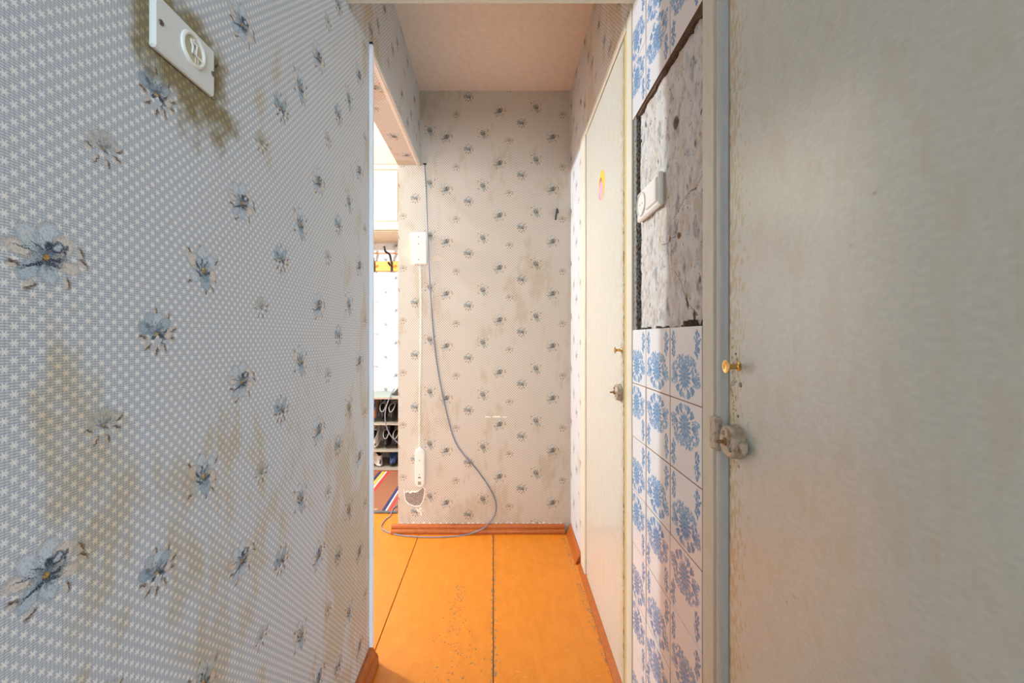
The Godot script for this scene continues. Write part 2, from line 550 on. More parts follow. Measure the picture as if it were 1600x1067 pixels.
func rug_print() -> ImageTexture:   # u across the runner, v along it
	var im := Image.create_empty(300, 400, false, Image.FORMAT_RGBA8)
	for y in 400:
		for x in 300:
			var k := 0.12 if (y + (x / 3) % 2) % 4 < 2 else 0.0
			im.set_pixel(x, y, rgb(152, 98, 68).darkened(k + 0.1 * n_fine.get_noise_2d(x, y)))
	for s in [[0, 12, rgb(40, 46, 92)], [12, 24, rgb(240, 178, 64)], [26, 32, rgb(214, 214, 206)], [36, 45, rgb(206, 48, 52)], [113, 124, rgb(40, 46, 92)], [124, 129, rgb(206, 206, 206)], [135, 142, rgb(206, 48, 52)]]:
		for m in [0, 1]:
			var a: int = 40 + s[0] if m == 0 else 300 - 20 - s[1] + 20
			if m == 1 and s[0] >= 113:
				continue
			im.fill_rect(Rect2i(a, 0, s[1] - s[0], 400), s[2])
	for k in 3:   # a short row of zigzag figures woven near the end
		for j in 6:
			im.fill_rect(Rect2i(92 + k * 16 + j * 2, 14 + (j % 3) * 4, 3, 3), rgb(226, 206, 180))
	im.fill_rect(Rect2i(0, 390, 300, 10), rgb(224, 84, 40))
	return ImageTexture.create_from_image(im)


func door_print() -> ImageTexture:   # u from the lock edge, v down from the top; two millimetres a pixel
	var im := Image.create_empty(310, 1020, false, Image.FORMAT_RGBA8)
	var rng := RandomNumberGenerator.new()
	rng.seed = 21
	var base := rgb(216, 218, 208)
	for y in range(0, 1020, 2):
		for x in range(0, 310, 2):
			var a := n_mid.get_noise_2d(x * 0.05, y * 0.02)
			var c := base.darkened(0.03 * n_fine.get_noise_2d(x * 0.4, y) + 0.02).lerp(rgb(208, 202, 180), smoothstep(0.05, 0.5, a) * 0.4)
			# yellowed grip marks with ragged edges beside the lock edge
			var grime := smoothstep(0.1, 0.45, n_mid.get_noise_2d(x * 0.3, y * 0.07) + 0.5 - x / 34.0)
			im.fill_rect(Rect2i(x, y, 2, 2), c.lerp(rgb(190, 172, 126), grime * 0.55))
	for k in 46:   # chipped paint round the knob and the latch
		var y := 500 + rng.randfn(0, 26)
		stamp(im, absf(rng.randfn(0, 6)) + 2.0, y, rng.randf_range(0.7, 1.8), rng.randf_range(0.7, 2.2), rng.randf_range(0, 3), Color(rgb(110, 92, 70), 0.8), 0.7)
	for k in 60:
		stamp(im, rng.randf_range(0, 310), rng.randf_range(380, 1020), rng.randf_range(0.6, 1.4), rng.randf_range(0.6, 2.4), rng.randf_range(0, 3), Color(rgb(178, 154, 112), 0.7), 0.7)
	for k in 60:
		stamp(im, absf(rng.randfn(0, 1.2)), rng.randf_range(200, 1000), 0.9, rng.randf_range(2, 8), 0, Color(rgb(120, 104, 78), 0.7), 0.6)
	return ImageTexture.create_from_image(im)


func make_materials() -> void:
	for q in [[n_big, 1.6, 3, 3], [n_mid, 4.0, 4, 7], [n_fine, 0.35, 2, 12]]:
		q[0].noise_type = FastNoiseLite.TYPE_SIMPLEX_SMOOTH
		q[0].frequency = q[1]
		q[0].fractal_octaves = q[2]
		q[0].seed = q[3]
	n_mid.frequency = 1.0
	var specks := noise(0.05, 4, 256, rgb(244, 244, 243), rgb(255, 255, 255), 0.1, 0.9, 2)
	var brush := noise(0.03, 4, 256, Color.BLACK, Color.WHITE, 0.2, 0.8, 4)
	var wp := mat("wallpaper", Color.WHITE, 0.75)
	wp.albedo_texture = wallpaper_print()
	wp.vertex_color_use_as_albedo = true
	wp.heightmap_enabled = true
	wp.heightmap_texture = wp.albedo_texture
	wp.heightmap_scale = 0.006
	grained(mat("plaster", rgb(226, 216, 208), 0.9), specks, Vector3(2, 2, 2), brush, 0.012)
	grained(mat("cream_paint", rgb(222, 218, 202), 0.45), specks, Vector3(3, 1, 3), brush, 0.006)
	grained(mat("blue_white_paint", rgb(196, 198, 197), 0.4), specks, Vector3(5, 2, 5), brush, 0.005)
	grained(mat("ochre_paint", rgb(206, 186, 128), 0.6), specks, Vector3(5, 1, 5), brush, 0.01)
	var door := mat("door_paint", Color.WHITE, 0.24)
	door.metallic_specular = 0.6
	door.albedo_texture = door_print()
	door.heightmap_enabled = true
	door.heightmap_texture = noise(0.045, 3, 256, Color.BLACK, Color.WHITE, 0.1, 0.9, 8)
	door.heightmap_scale = 0.014
	var f := mat("floor_paint", Color.WHITE, 0.42)
	f.albedo_texture = floor_print()
	f.uv1_scale = Vector3(1.0, 1.0 / 1.2, 1)
	f.uv1_offset = Vector3(0.5, -1.0, 0)
	grained(mat("brown_orange_paint", rgb(178, 96, 36), 0.4), noise(0.04, 4, 256, rgb(232, 228, 224), Color.WHITE, 0.2, 0.8, 6), Vector3(4, 4, 4), brush, 0.008)
	mat("raw_wood", rgb(158, 132, 100), 0.9)
	mat("grout", rgb(132, 100, 70), 0.9)
	grained(mat("mortar", rgb(118, 94, 74), 0.95), noise(0.08, 4, 256, rgb(150, 140, 130), Color.WHITE, 0.3, 0.7, 3), Vector3(9, 9, 9), brush, 0.2)
	var tile := mat("tile_glaze", Color.WHITE, 0.14)
	tile.albedo_texture = tile_print()
	var con := mat("concrete", Color.WHITE, 0.92)
	con.albedo_texture = concrete_print()
	con.heightmap_enabled = true
	con.heightmap_texture = con.albedo_texture
	con.heightmap_scale = 0.015
	grained(mat("rust_blue", rgb(255, 255, 255), 0.7), noise(0.06, 4, 256, rgb(96, 62, 44), rgb(146, 156, 156), 0.42, 0.52, 5), Vector3(14, 5, 14), brush, 0.1)
	grained(mat("torn_plaster", rgb(202, 194, 188), 0.95), noise(0.07, 4, 256, rgb(150, 140, 134), Color.WHITE, 0.3, 0.7, 13), Vector3(10, 10, 10), brush, 0.3)
	mat("torn_paper", rgb(246, 243, 236), 0.9)
	mat("putty", rgb(214, 206, 190), 0.9)
	grained(mat("unseen_floor_grey", rgb(176, 174, 168), 0.6), specks, Vector3(4, 4, 4))
	mat("white_plastic", rgb(236, 234, 228), 0.35)
	mat("old_plastic", rgb(224, 227, 224), 0.32)
	mat("yellowed_plastic", rgb(208, 198, 168), 0.5)
	mat("trim_plastic", rgb(240, 242, 248), 0.4)
	mat("trim_wood", rgb(224, 220, 214), 0.5)
	mat("screw_metal", rgb(120, 112, 104), 0.35, 0.9)
	mat("brass", rgb(214, 176, 104), 0.22, 1.0)
	grained(mat("aged_enamel", rgb(200, 188, 170), 0.45), noise(0.02, 4, 256, rgb(178, 152, 126), Color.WHITE, 0.22, 0.5, 15), Vector3(9, 9, 9), brush, 0.01)
	mat("aged_brass", rgb(150, 122, 82), 0.45, 0.8)
	mat("black_metal", rgb(24, 22, 24), 0.4)
	mat("dark_blue_plastic", rgb(20, 38, 52), 0.5)
	mat("grey_cable", rgb(128, 130, 146), 0.5)
	mat("wire_paint", rgb(240, 234, 222), 0.6)
	grained(mat("orange_board", rgb(246, 168, 56), 0.45), noise(0.04, 3, 256, rgb(225, 225, 225), Color.WHITE, 0.3, 0.6, 6), Vector3(2, 12, 2))
	grained(mat("cabinet_paint", rgb(204, 196, 174), 0.5), specks, Vector3(3, 1, 3))
	mat("lath_wood", rgb(206, 140, 90), 0.6)
	mat("grey_green_top", rgb(150, 162, 150), 0.4)
	mat("shelf_paint", rgb(176, 170, 156), 0.6)
	mat("black_board", rgb(38, 36, 36), 0.6)
	mat("rack_wood", rgb(166, 156, 140), 0.6)
	var rug := mat("rug_weave", Color.WHITE, 0.95)
	rug.albedo_texture = rug_print()
	mat("rug_binding", rgb(92, 92, 92), 0.9)
	mat("black_leather", rgb(26, 25, 28), 0.4)
	mat("shoe_mouth_shade", rgb(8, 8, 9), 0.9)  # shade inside a shoe mouth, painted near-black
	mat("black_sole", rgb(36, 34, 34), 0.8)
	mat("white_mesh", rgb(212, 210, 204), 0.8)
	mat("grey_mesh", rgb(150, 146, 140), 0.8)
	mat("white_sole", rgb(226, 224, 218), 0.7)
	mat("blue_fabric", rgb(76, 108, 164), 0.8)
	mat("tan_fabric", rgb(226, 158, 96), 0.8)
	mat("sticker_yellow", rgb(240, 198, 72), 0.5)
	mat("sticker_pink", rgb(228, 176, 196), 0.5)
	mat("sticker_brown", rgb(176, 112, 84), 0.5)
	var glass := mat("window_glass", Color(1, 1, 1, 0.06), 0.02)
	glass.transparency = BaseMaterial3D.TRANSPARENCY_ALPHA
	var bulb := mat("bulb_glow", rgb(255, 240, 220), 0.4)
	bulb.emission_enabled = true
	bulb.emission = rgb(255, 232, 200)
	bulb.emission_energy_multiplier = 4.0


# ---------------------------------------------------------------- papered walls
# discoloured paste, grease and water marks: patches with edges and grain, as the colour the print is multiplied by
func stain(s: float, y: float, amount: float, warm: Color) -> Color:
	var a := n_big.get_noise_2d(s * 1.8, y * 0.9) * 0.7 + n_mid.get_noise_2d(s * 9.0, y * 4.0) * 0.65 + n_mid.get_noise_2d(s * 40.0 + 50.0, y * 12.0) * 0.4
	var k := smoothstep(0.0, 0.5, a + amount)
	k *= 0.8 + 0.35 * n_fine.get_noise_2d(s * 900.0, y * 900.0)
	return warm.lerp(Color(0.87, 0.75, 0.56), clampf(k, 0, 1))


func left_stain(z: float, y: float) -> Color:
	var low := 0.48 * smoothstep(1.15, 0.7, y) - 0.06
	var c := stain(z + 3.0, y, -0.34 + low + 0.3 * smoothstep(0.9, 1.25, z), Color(0.98, 0.99, 1.0))
	# the hand-dirt round the old switch plate, ragged at its edge
	var d := Vector2(maxf(0.0, absf(z - 0.556) - 0.05), maxf(0.0, absf(y - 1.475) - 0.03)).length()
	if y < 1.45 and z > 0.55:
		d *= 0.55
	var k := smoothstep(0.05, 0.012, d + 0.028 * n_mid.get_noise_2d(z * 26.0, y * 20.0) + 0.008 * n_fine.get_noise_2d(z * 900.0, y * 900.0))
	return c.lerp(Color(c.r * 0.46, c.g * 0.36, c.b * 0.18), k)


func papered(called: String, parent: Node, o: Vector3, along: Vector3, length: float, up: Vector3, height: float, normal: Vector3, tint: Callable, s0: float, y0: float, sa: float, ya: float, cell := 0.008) -> void:
	var s := Shape.new()
	s.tinted = true
	s.sheet(maxi(2, int(length / cell)), maxi(2, int(height / cell)), normal, func(u: float, w: float) -> Array:
		var a := s0 + u * length
		var y := y0 + w * height
		return [o + along * (u * length) + up * (w * height), Vector2((a - sa) / PW, (ya - y) / PH), tint.call(a, y)])
	part(called, s, M.wallpaper, parent)


func build_shell() -> void:
	var deep := Vector3(0, 0, -1)
	# floor: long painted boards with open joints over a dark subfloor
	var fl_node := thing("floor", "orange painted floor of long boards with dark chipped joints", "floor", "", "structure")
	part("subfloor", boxed(V(-3.3, -0.12, -3.9), V(1.8, -0.022, 4.0), 0.0), M.raw_wood, fl_node)
	for k in range(-8, 4):
		var a := k * 0.415
		part("floor_board", boxed(V(a + 0.0015, -0.022, 0.05), V(a + 0.4135, 0.0, 3.9), 0.0015), M.floor_paint, fl_node)
	part("unseen_floor", boxed(V(-3.3, -0.022, -3.9), V(1.8, 0.0, 0.048), 0.001), M.unseen_floor_grey, fl_node)  # unseen grey floor added behind the camera to cut the orange bounce
	var ce := thing("ceiling", "plain whitewashed ceiling over the corridor", "ceiling", "", "structure")
	part("slab", boxed(V(-3.3, CEIL, -3.9), V(1.8, CEIL + 0.15, 4.0), 0.0), M.plaster, ce)

	# left wall and the lintel over its opening
	var wl := thing("wall_left", "left wall in faded blue star and flower wallpaper with an opening to the hall", "wall", "", "structure")
	var b := Shape.new()
	b.box(Vector3(HX, 0, -OPEN_Z), Vector3(LX - 0.001, CEIL, 3.6), 0.0)
	b.box(Vector3(HX, LINTEL + 0.001, -BZ), Vector3(LX - 0.001, CEIL, -OPEN_Z), 0.0)
	part("masonry", b, M.plaster, wl)
	part("plain_wall", boxed(V(LX - 0.001, 0.0, -3.6), V(LX, CEIL, 0.2), 0.0), M.plaster, wl)
	papered("wallpaper", wl, V(LX, 0.0, 0.2), deep, OPEN_Z - 0.2, Vector3.UP, CEIL, Vector3.RIGHT, left_stain, 0.2, 0.0, 0.5942, 1.1937, 0.007)
	papered("lintel_wallpaper", wl, V(LX, LINTEL, OPEN_Z), deep, BZ - OPEN_Z, Vector3.UP, CEIL - LINTEL, Vector3.RIGHT, left_stain, OPEN_Z, LINTEL, 0.5942, 1.1937)
	papered("soffit_wallpaper", wl, V(HX, LINTEL, OPEN_Z), deep, BZ - OPEN_Z, Vector3.RIGHT, LX - HX, Vector3.DOWN, func(a: float, y: float) -> Color: return stain(a, y, -0.05, Color(0.98, 0.93, 0.86)), OPEN_Z, 0.0, 1.62, 0.08)

	# wall at the end, papered in two lengths that do not match
	var wb := thing("wall_back", "end wall in beige flowered wallpaper with a torn patch near the floor", "wall", "", "structure")
	part("masonry", boxed(V(HX, 0, BZ + 0.001), V(0.6, CEIL, BZ + 0.11), 0.0), M.plaster, wb)
	var back_tint := func(a: float, y: float) -> Color: return stain(a + 9.0, y, -0.12 + 0.1 * clampf((0.9 - y), 0, 1), Color(1.0, 0.925, 0.79))
	papered("wallpaper_strip", wb, V(HX, 0, BZ - 0.0006), Vector3.RIGHT, -0.311 - HX, Vector3.UP, CEIL, Vector3.BACK, back_tint, HX, 0.0, -0.3594, 1.974)
	papered("wallpaper_strip", wb, V(-0.311, 0, BZ), Vector3.RIGHT, 0.74, Vector3.UP, CEIL, Vector3.BACK, back_tint, -0.311, 0.0, -0.06, 2.2517)
	var hole := PackedVector2Array()
	for p in [[632, 766], [634, 770], [638, 768], [641, 771], [645, 768.5], [650, 769.5], [653, 768], [658, 764], [661, 761], [663.5, 766], [662, 774], [660, 783], [656, 789], [648, 790], [640, 787], [634, 781]]:
		var q := px(p[0], p[1], BZ)
		hole.append(Vector2(q.x, q.y))
	var hs := Shape.new()
	hs.prism(hole, V(0, 0, BZ), Vector3.RIGHT, Vector3.UP, Vector3(0, 0, 0.0012))
	part("bared_plaster", hs, M.torn_plaster, wb)
	var rim := Shape.new()
	var rng := RandomNumberGenerator.new()
	rng.seed = 4
	for i in hole.size():
		var p := hole[i]
		var q := hole[(i + 1) % hole.size()]
		var mid := Vector2(-0.449, 0.166)
		var w := rng.randf_range(0.004, 0.011)
		var op := p + (p - mid).normalized() * w
		var oq := q + (q - mid).normalized() * rng.randf_range(0.003, 0.009)
		rim.prism(PackedVector2Array([p, q, oq, op]), V(0, 0, BZ), Vector3.RIGHT, Vector3.UP, Vector3(0, 0, rng.randf_range(0.002, 0.004)))
	for f in [[655, 792, 659, 806], [650, 794, 656, 800], [656, 796, 662, 799]]:
		var p := px(f[0], f[1], BZ)
		var q := px(f[2], f[3], BZ)
		rim.prism(PackedVector2Array([Vector2(p.x, p.y), Vector2(q.x, p.y - 0.006), Vector2(q.x, q.y), Vector2(p.x + 0.006, q.y + 0.004)]), V(0, 0, BZ), Vector3.RIGHT, Vector3.UP, Vector3(0, 0, 0.002))
	part("torn_edge", rim, M.torn_paper, wb)
	var tear := Shape.new()
	for f in [[758, 650.5, 766, 652], [770, 650, 782, 652], [785, 651, 792, 652.2]]:
		tear.box(px(f[0], f[3], BZ), px(f[2], f[1], BZ - 0.001) , 0.0003)
	part("paper_scrape", tear, M.torn_paper, wb)
	var frayed := Shape.new()
	for k in 30:
		var x := HX + 0.005 + k * 0.031 + rng.randf_range(0, 0.012)
		frayed.prism(PackedVector2Array([Vector2(x, 0.044), Vector2(x + rng.randf_range(0.01, 0.03), 0.044), Vector2(x + 0.012, 0.052 + rng.randf_range(0.0, 0.007)), Vector2(x + 0.004, 0.05)]), V(0, 0, BZ), Vector3.RIGHT, Vector3.UP, Vector3(0, 0, 0.002))
	part("frayed_edge", frayed, M.torn_paper, wb)

	# right wall: paper at the far end and over the far door, tiles and a bared patch between the doors
	var wr := thing("wall_right", "right wall with blue and white tiles round a bared concrete patch between two doors", "wall", "", "structure")
	var m := Shape.new()
	rbox(m, 1.192, 1.30, 0.0, CEIL, -0.12, -0.02, 0.0)
	rbox(m, 0.70, 1.192, 0.0, CEIL, -0.12, -0.042, 0.0)
	rbox(m, 1.30, 1.86, 2.03, CEIL, -0.12, -0.003, 0.0)
	rbox(m, 1.86, 2.40, 0.0, CEIL, -0.12, -0.003, 0.0)
	rbox(m, 0.06, 0.70, 2.03, CEIL, -0.12, -0.003, 0.0)
	rbox(m, -0.12, 0.06, 0.0, CEIL, -0.12, -0.003, 0.0)
	part("masonry", m, M.plaster, wr)
	var rdir := Vector3(0.0323, 0, -1)
	var pale := func(a: float, y: float) -> Color: return stain(a + 20.0, y, -0.2, Color(1.0, 0.99, 0.98))
	papered("wallpaper", wr, R(1.95, 0.0, 0.0), rdir, 0.42, Vector3.UP, CEIL, Vector3.LEFT, pale, -1.95, 0.0, -1.96, 1.83)
	var over := func(a: float, y: float) -> Color: return stain(a + 20.0, y, 0.1, Color(1.0, 0.97, 0.92))
	papered("wallpaper", wr, R(1.20, 2.03, 0.0), rdir, 0.75, Vector3.UP, CEIL - 2.03, Vector3.LEFT, over, -1.20, 2.03, -1.46, 2.2)

	# tiles
	var g := Shape.new()
	rbox(g, 0.769, 1.194, 0.0, 1.114, -0.042, -0.0006, 0.0)
	rbox(g, 0.769, 1.194, 1.7195, 2.176, -0.042, -0.0006, 0.0)
	rbox(g, 0.769, 1.194, 2.176, CEIL, -0.042, -0.002, 0.0)
	part("grout", g, M.grout, wr)
	var cols := [[0.770, 0.9182], [0.9222, 1.0777], [1.0823, 1.194]]
	for row in 11:
		var top := 1.1176 - 0.152 * row if row < 8 else 1.7176 + 0.152 * (row - 7)
		var flip := row % 2 == 1 if row < 8 else row % 2 == 0
		for cl in cols:
			var y0 := maxf(0.0, top - 0.150)
			var lean := rng.randf_range(-0.0003, 0.0006)
			var t := rbox(Shape.new(), cl[0], cl[1], y0, top, -0.009, lean, 0.0008)
			var inv := right_frame().affine_inverse()
			for i in t.v.size():   # the print, laid over each tile from its own edge
				var q: Vector3 = inv * t.v[i]
				var u: float = (-q.z - cl[0]) / 0.15
				var w: float = (top - q.y) / 0.15
				u = clampf(1.0 - u if cl[1] - cl[0] < 0.155 else 1.0 - u * 0.95, 0.003, 0.997)
				w = clampf(w, 0.003, 0.997)
				t.uv[i] = Vector2(1.0 - u, 1.0 - w) if flip else Vector2(u, w)
			part("wall_tile", t, M.tile_glaze, wr)

	# the bared patch: uneven, pitted render, cracked, sunk behind the tiles
	var cs := Shape.new()
	var lines := cracks()
	cs.sheet(97, 152, Vector3.LEFT, func(u: float, w: float) -> Array:
		var t := lerpf(0.769, 1.158, u)
		var y := lerpf(1.108, 1.722, w)
		var h := 0.0035 * n_mid.get_noise_2d(t * 14.0, y * 8.0) + 0.0012 * n_mid.get_noise_2d(t * 60.0, y * 40.0)
		h -= 0.004 * smoothstep(0.32, 0.5, n_mid.get_noise_2d(t * 48.0 + 7.0, y * 34.0))
		var q := Vector2(u, 1.0 - w)
		for line in lines:
			for i in line.size() - 1:
				var d: float = (Geometry2D.get_closest_point_to_segment(q, line[i], line[i + 1]) - q).length()
				h -= 0.0012 * smoothstep(0.012, 0.003, d)
		return [R(t, y, -0.012 + h), Vector2(u, 1.0 - w), Color.WHITE], true)
	part("concrete_patch", cs, M.concrete, wr)
	part("patch_side", rbox(Shape.new(), 1.1575, 1.1585, 1.108, 1.722, -0.042, -0.013, 0.0), M.mortar, wr)
	part("rusty_strip", rbox(Shape.new(), 1.170, 1.194, 1.112, 1.722, -0.042, -0.003, 0.001), M.rust_blue, wr)
	var edge := PackedVector2Array([Vector2(0.769, 1.7215)])
	for k in 25:
		edge.append(Vector2(0.769 + k * 0.0162, 1.7135 - 0.006 * absf(n_mid.get_noise_1d(k * 3.1)) - rng.randf_range(0.0, 0.005) - (0.014 if k < 2 else 0.0)))
	edge.append(Vector2(1.16, 1.7215))
	var me := Shape.new()
	me.xf = right_frame()
	me.prism(edge, Vector3(0.042, 0, 0), Vector3(0, 0, -1), Vector3.UP, Vector3(-0.038, 0, 0))
	part("mortar_edge", me, M.mortar, wr)
	var crumbs := Shape.new()
	crumbs.xf = right_frame()
	for k in 26:
		var t := rng.randf_range(0.775, 1.15)
		var y := 1.1176 + 0.001
		var w := rng.randf_range(0.003, 0.011)
		var h := rng.randf_range(0.002, 0.006) * (2.2 if t < 0.86 else 1.0)
		crumbs.prism(PackedVector2Array([Vector2(t - w, y), Vector2(t + w, y), Vector2(t + w * 0.4, y + h), Vector2(t - w * 0.5, y + h * 0.8)]), Vector3(0.016, 0, 0), Vector3(0, 0, -1), Vector3.UP, Vector3(-0.012, 0, 0))
	part("mortar_crumbs", crumbs, M.mortar, wr)

	# cream head of the kitchen doorway, just above the frame
	var be := thing("beam", "cream painted door head across the top of the kitchen doorway", "beam", "", "structure")
	part("head_board", boxed(V(LX, 2.043, 1.10), V(0.402, 2.14, 1.182), 0.003), M.cream_paint, be)
	part("wall_above", boxed(V(LX, 2.14, 1.105), V(0.402, CEIL, 1.177), 0.0), M.plaster, be)

	# trims of the opening
	var t1 := thing("trim_1", "white plastic corner strip up the edge of the papered left wall", "trim", "", "structure")
	var ts := Shape.new()
	ts.prism(PackedVector2Array([Vector2(0, 0.006), Vector2(0.002, 0.0085), Vector2(0.005, 0.0095), Vector2(0.014, 0.0095), Vector2(0.018, 0.007), Vector2(0.019, 0.003), Vector2(0.019, -0.019), Vector2(0.0165, -0.019), Vector2(0.0165, -0.0022), Vector2(0, -0.0022)]), Vector3(LX + 0.0025, 0.062, -OPEN_Z + 0.0165), Vector3(0, 0, -1), Vector3.RIGHT, Vector3(0, LINTEL - 0.062 + 0.006, 0))
	part("strip", ts, M.trim_plastic, t1)
	part("end_cap", boxed(V(LX - 0.002, LINTEL + 0.006, OPEN_Z - 0.015), V(LX + 0.0105, LINTEL + 0.016, OPEN_Z + 0.004), 0.001), M.dark_blue_plastic, t1, "dark blue bit at its top")
	var t2 := thing("trim_2", "pale angle strip along the lower edge of the papered lintel", "trim", "", "structure")
	part("strip", boxed(V(LX - 0.001, LINTEL - 0.003, OPEN_Z + 0.01), V(LX + 0.003, LINTEL + 0.013, BZ), 0.001), M.trim_wood, t2)
	part("strip", boxed(V(LX - 0.018, LINTEL - 0.003, OPEN_Z + 0.01), V(LX - 0.0035, LINTEL, BZ), 0.001), M.trim_wood, t2)

	# skirtings, with a rounded top and a toe
	var prof := PackedVector2Array([Vector2(0, 0), Vector2(0.032, 0), Vector2(0.032, 0.013), Vector2(0.029, 0.02), Vector2(0.021, 0.024), Vector2(0.02, 0.036), Vector2(0.016, 0.044), Vector2(0.009, 0.048), Vector2(0, 0.048)])
	var bb := thing("baseboard_back", "brown orange skirting along the foot of the end wall", "skirting", "", "structure")
	var s := Shape.new()
	s.prism(prof, V(-0.572, 0, BZ - 0.001), Vector3.BACK, Vector3.UP, Vector3(0.97, 0, 0))
	part("moulding", s, M.brown_orange_paint, bb)
	var bl := thing("baseboard_left", "brown orange skirting under the left wall, broken off at the opening", "skirting", "", "structure")
	s = Shape.new()
	var tall := PackedVector2Array()
	for p in prof:
		tall.append(p * Vector2(1.0, 1.3))
	s.prism(tall, V(LX, 0, -0.2), Vector3.RIGHT, Vector3.UP, Vector3(0, 0, -(OPEN_Z + 0.185)))
	for k in 7:   # splintered end
		s.box(Vector3(LX + 0.004 * k, 0.002, -OPEN_Z + 0.014 - rng.randf_range(0.004, 0.016)), Vector3(LX + 0.004 * k + 0.004, 0.061 - 0.006 * k, -OPEN_Z + 0.02), 0.0005)
	part("moulding", s, M.brown_orange_paint, bl)
	var br := thing("baseboard_right", "short orange skirting under the papered end of the right wall", "skirting", "", "structure")
	s = Shape.new()
	s.xf = right_frame()
	s.prism(PackedVector2Array([Vector2(0, 0), Vector2(0.03, 0), Vector2(0.028, 0.008), Vector2(0.012, 0.04), Vector2(0.006, 0.048), Vector2(0, 0.048)]), Vector3(0, 0, -2.335), Vector3(-1, 0, 0), Vector3.UP, Vector3(0, 0, 0.325))
	part("moulding", s, M.brown_orange_paint, br)
	var sill := thing("trim_3", "orange painted threshold strip under the far cream door", "threshold", "", "structure")
	s = Shape.new()
	s.xf = right_frame()
	s.prism(PackedVector2Array([Vector2(-0.06, 0), Vector2(0.022, 0), Vector2(0.02, 0.006), Vector2(0.0, 0.018), Vector2(-0.06, 0.018)]), Vector3(0, 0, -2.0), Vector3(-1, 0, 0), Vector3.UP, Vector3(0, 0, 0.80))
	part("strip", s, M.brown_orange_paint, sill)


func disc_xf(t: float, y: float, out: float) -> Transform3D:   # y axis of the turned thing pointing out of the right wall
	var f := right_frame()
	return Transform3D(Basis(f.basis.y, -f.basis.x, f.basis.z), R(t, y, out))


func knob(t: float, y: float, out: float, m: Material, parent: Node) -> void:
	var s := Shape.new()
	s.xf = disc_xf(t, y, out)
	s.lathe([Vector2(0.0072, 0), Vector2(0.0072, 0.0015), Vector2(0.0048, 0.003), Vector2(0.0042, 0.005), Vector2(0.0042, 0.0155), Vector2(0.0055, 0.0175), Vector2(0.0098, 0.0192), Vector2(0.0106, 0.0200), Vector2(0.0102, 0.0209), Vector2(0.0080, 0.0207), Vector2(0.004, 0.0198), Vector2(0.0, 0.0196)], 32)
	part("knob", s, m, parent, "brass knob")


func latch(t: float, y: float, out: float, side: float, parent: Node) -> void:   # side: where the bolt goes, +1 deeper
	var s := Shape.new()
	s.xf = disc_xf(t, y, out)
	s.lathe([Vector2(0.027, 0), Vector2(0.027, 0.006), Vector2(0.0255, 0.008), Vector2(0.0245, 0.016), Vector2(0.022, 0.018), Vector2(0.0075, 0.0185), Vector2(0.007, 0.0205), Vector2(0.0, 0.0205)], 32)
	var body := part("latch", s, M.aged_enamel, parent, "worn round latch")
	s = Shape.new()
	for a in [0.9, 3.9]:
		s.xf = disc_xf(t + 0.015 * cos(a), y + 0.015 * sin(a), out + 0.018)
		s.lathe([Vector2(0.004, 0), Vector2(0.0036, 0.0015), Vector2(0, 0.002)], 12)
	part("screw", s, M.screw_metal, body)
	s = Shape.new()
	s.xf = disc_xf(t, y, out + 0.02)
	s.lathe([Vector2(0.0065, 0), Vector2(0.006, 0.003), Vector2(0.0028, 0.004), Vector2(0.0022, 0.014), Vector2(0.0, 0.0145)], 14)
	part("turn_rod", s, M.aged_brass, body)
	part("thumb_tab", rbox(Shape.new(), t - side * 0.036, t - side * 0.022, y - 0.012, y + 0.005, out + 0.004, out + 0.013, 0.002), M.aged_enamel, body)


func door_panel(t0: float, t1: float, y0: float, y1: float, out: float, lock_far: bool, parent: Node) -> void:
	var s := rbox(Shape.new(), t0, t1, y0, y1, out - 0.035, out, 0.0025)
	var inv := right_frame().affine_inverse()
	for i in s.v.size():
		var q: Vector3 = inv * s.v[i]
		var u: float = (-q.z - t0) / 0.62
		s.uv[i] = Vector2((t1 + q.z) / 0.62 if lock_far else u, (y1 - q.y) / 2.04)
	part("leaf", s, M.door_paint, parent)


